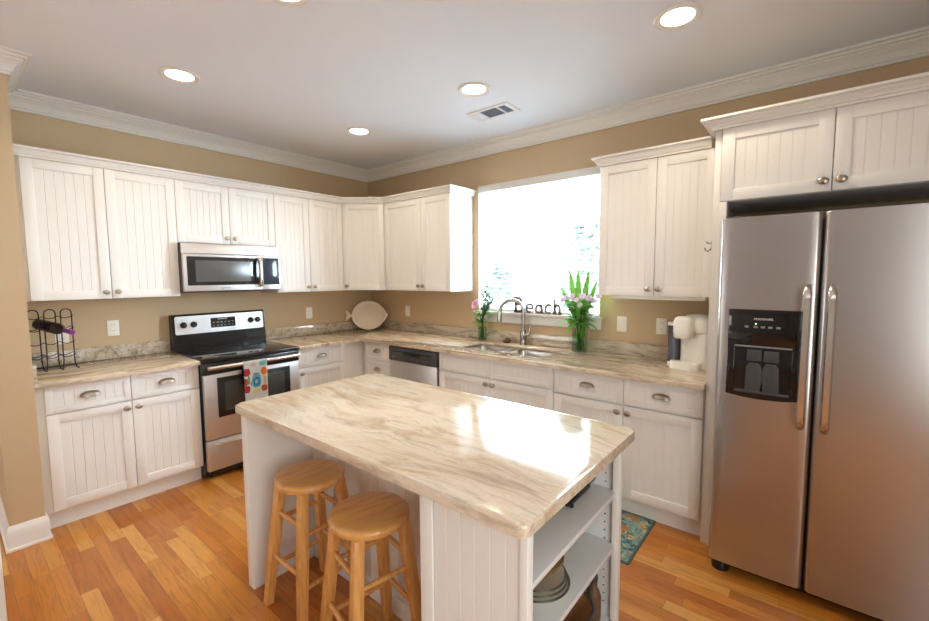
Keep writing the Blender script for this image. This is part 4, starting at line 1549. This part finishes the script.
# ------------------------------------------------------------------ outlets
def outlet(label, loc, rz, kind='outlet', w=.072):
    t = thing('light_switch' if kind == 'switch' else 'wall_outlet', label, 'switch' if kind == 'switch' else 'outlet', loc, rz, 'white wall plates')
    obj('cover_plate', B((-w / 2, -.006, -.058), (w / 2, -.0005, .058), .003), M['plate'], t)
    if kind == 'switch':
        obj('rocker', B((-.017, -.009, -.034), (.017, -.005, .034), .002), M['plate'], t)
    else:
        for dz in (-.022, .022):
            s = new()
            prism(s, rrect(-.017, -.0145, .017, .0145, .008, 4), 0, .003)
            for v in s.verts: v.co = Vector((v.co.x, -.005 - v.co.z, v.co.y + dz))
            r_ = obj('receptacle', s, M['plate'], t)
            sl = new()
            box(sl, (-.008, -.0086, dz - .002), (-.006, -.0078, dz + .008)); box(sl, (.006, -.0086, dz - .002), (.008, -.0078, dz + .008))
            obj('slots', sl, M['slot'], r_)
outlet('white outlet behind the wire wine rack', (0, -2.712, 1.115), R90)
outlet('white outlet on the wall just left of the stove', (0, -2.428, 1.142), R90)
outlet('white outlet on the wall between stove and corner', (0, -.813, 1.142), R90)
outlet('white outlet right of the fish platter', (.631, 0, 1.138), 0)
outlet('white rocker switch plate between window and coffee maker', (2.962, 0, 1.146), 0, 'switch', .075)
outlet('white outlet directly left of the coffee maker', (3.243, 0, 1.148), 0)

# ------------------------------------------------------------------ ceiling fixtures
def can(label, x, y):
    t = thing('ceiling_light', label, 'light', (x, y, CEIL), 0, 'recessed ceiling lights')
    obj('trim_ring', lathe(new(), [(.072, .001), (.105, .0), (.106, -.004), (.100, -.010), (.090, -.010), (.073, -.003), (.072, .001)], 36), M['trim'], t)
    obj('lens', lathe(new(), [(0, -.0035), (.074, -.0035), (.074, .001), (0, .001)], 36), M['lamp'], t)
    l = bpy.data.lights.new('lamp_glow', 'SPOT'); l.energy = 15; l.color = (1.0, .84, .64); l.spot_size = math.radians(150); l.spot_blend = .6; l.shadow_soft_size = .07
    o = bpy.data.objects.new('lamp_glow', l); COL.objects.link(o); o.parent = t; o.location = (0, 0, -.02)
can('lit recessed ceiling light over the floor near the wall end', 1.081, -2.245)
can('lit recessed ceiling light nearest the room corner', 1.087, -.948)
can('lit recessed ceiling light beside the air vent', 2.308, -.965)
can('lit recessed ceiling light closest to the refrigerator cabinet', 3.517, -.966)
can('recessed ceiling light over the island cut by the picture top', 2.288, -2.235)
t = thing('air_vent', 'white rectangular air vent in the ceiling', 'vent', (2.18, -.572, CEIL))
fr_ = new()
vx, vy = .178, .095
for a, b, c_, d in ((-vx, -vy, vx, -vy + .028), (-vx, vy - .028, vx, vy), (-vx, -vy + .027, -vx + .10, vy - .027), (vx - .035, -vy + .027, vx, vy - .027), (.065, -vy + .027, .082, vy - .027)):
    box(fr_, (a, b, -.008), (c_, d, -.0002), .001)
obj('frame', fr_, M['vent'], t)
lv = new()
for i in range(13):
    y = -vy + .03 + i * (2 * vy - .06) / 12
    box(lv, (-vx + .10, y - .0015, -.006), (vx - .035, y + .0015, -.001))
obj('louvers', lv, M['ventdark'], t)
obj('backing', B((-vx + .09, -vy + .02, -.0012), (vx - .03, vy - .02, -.0002)), M['ventdark'], t)
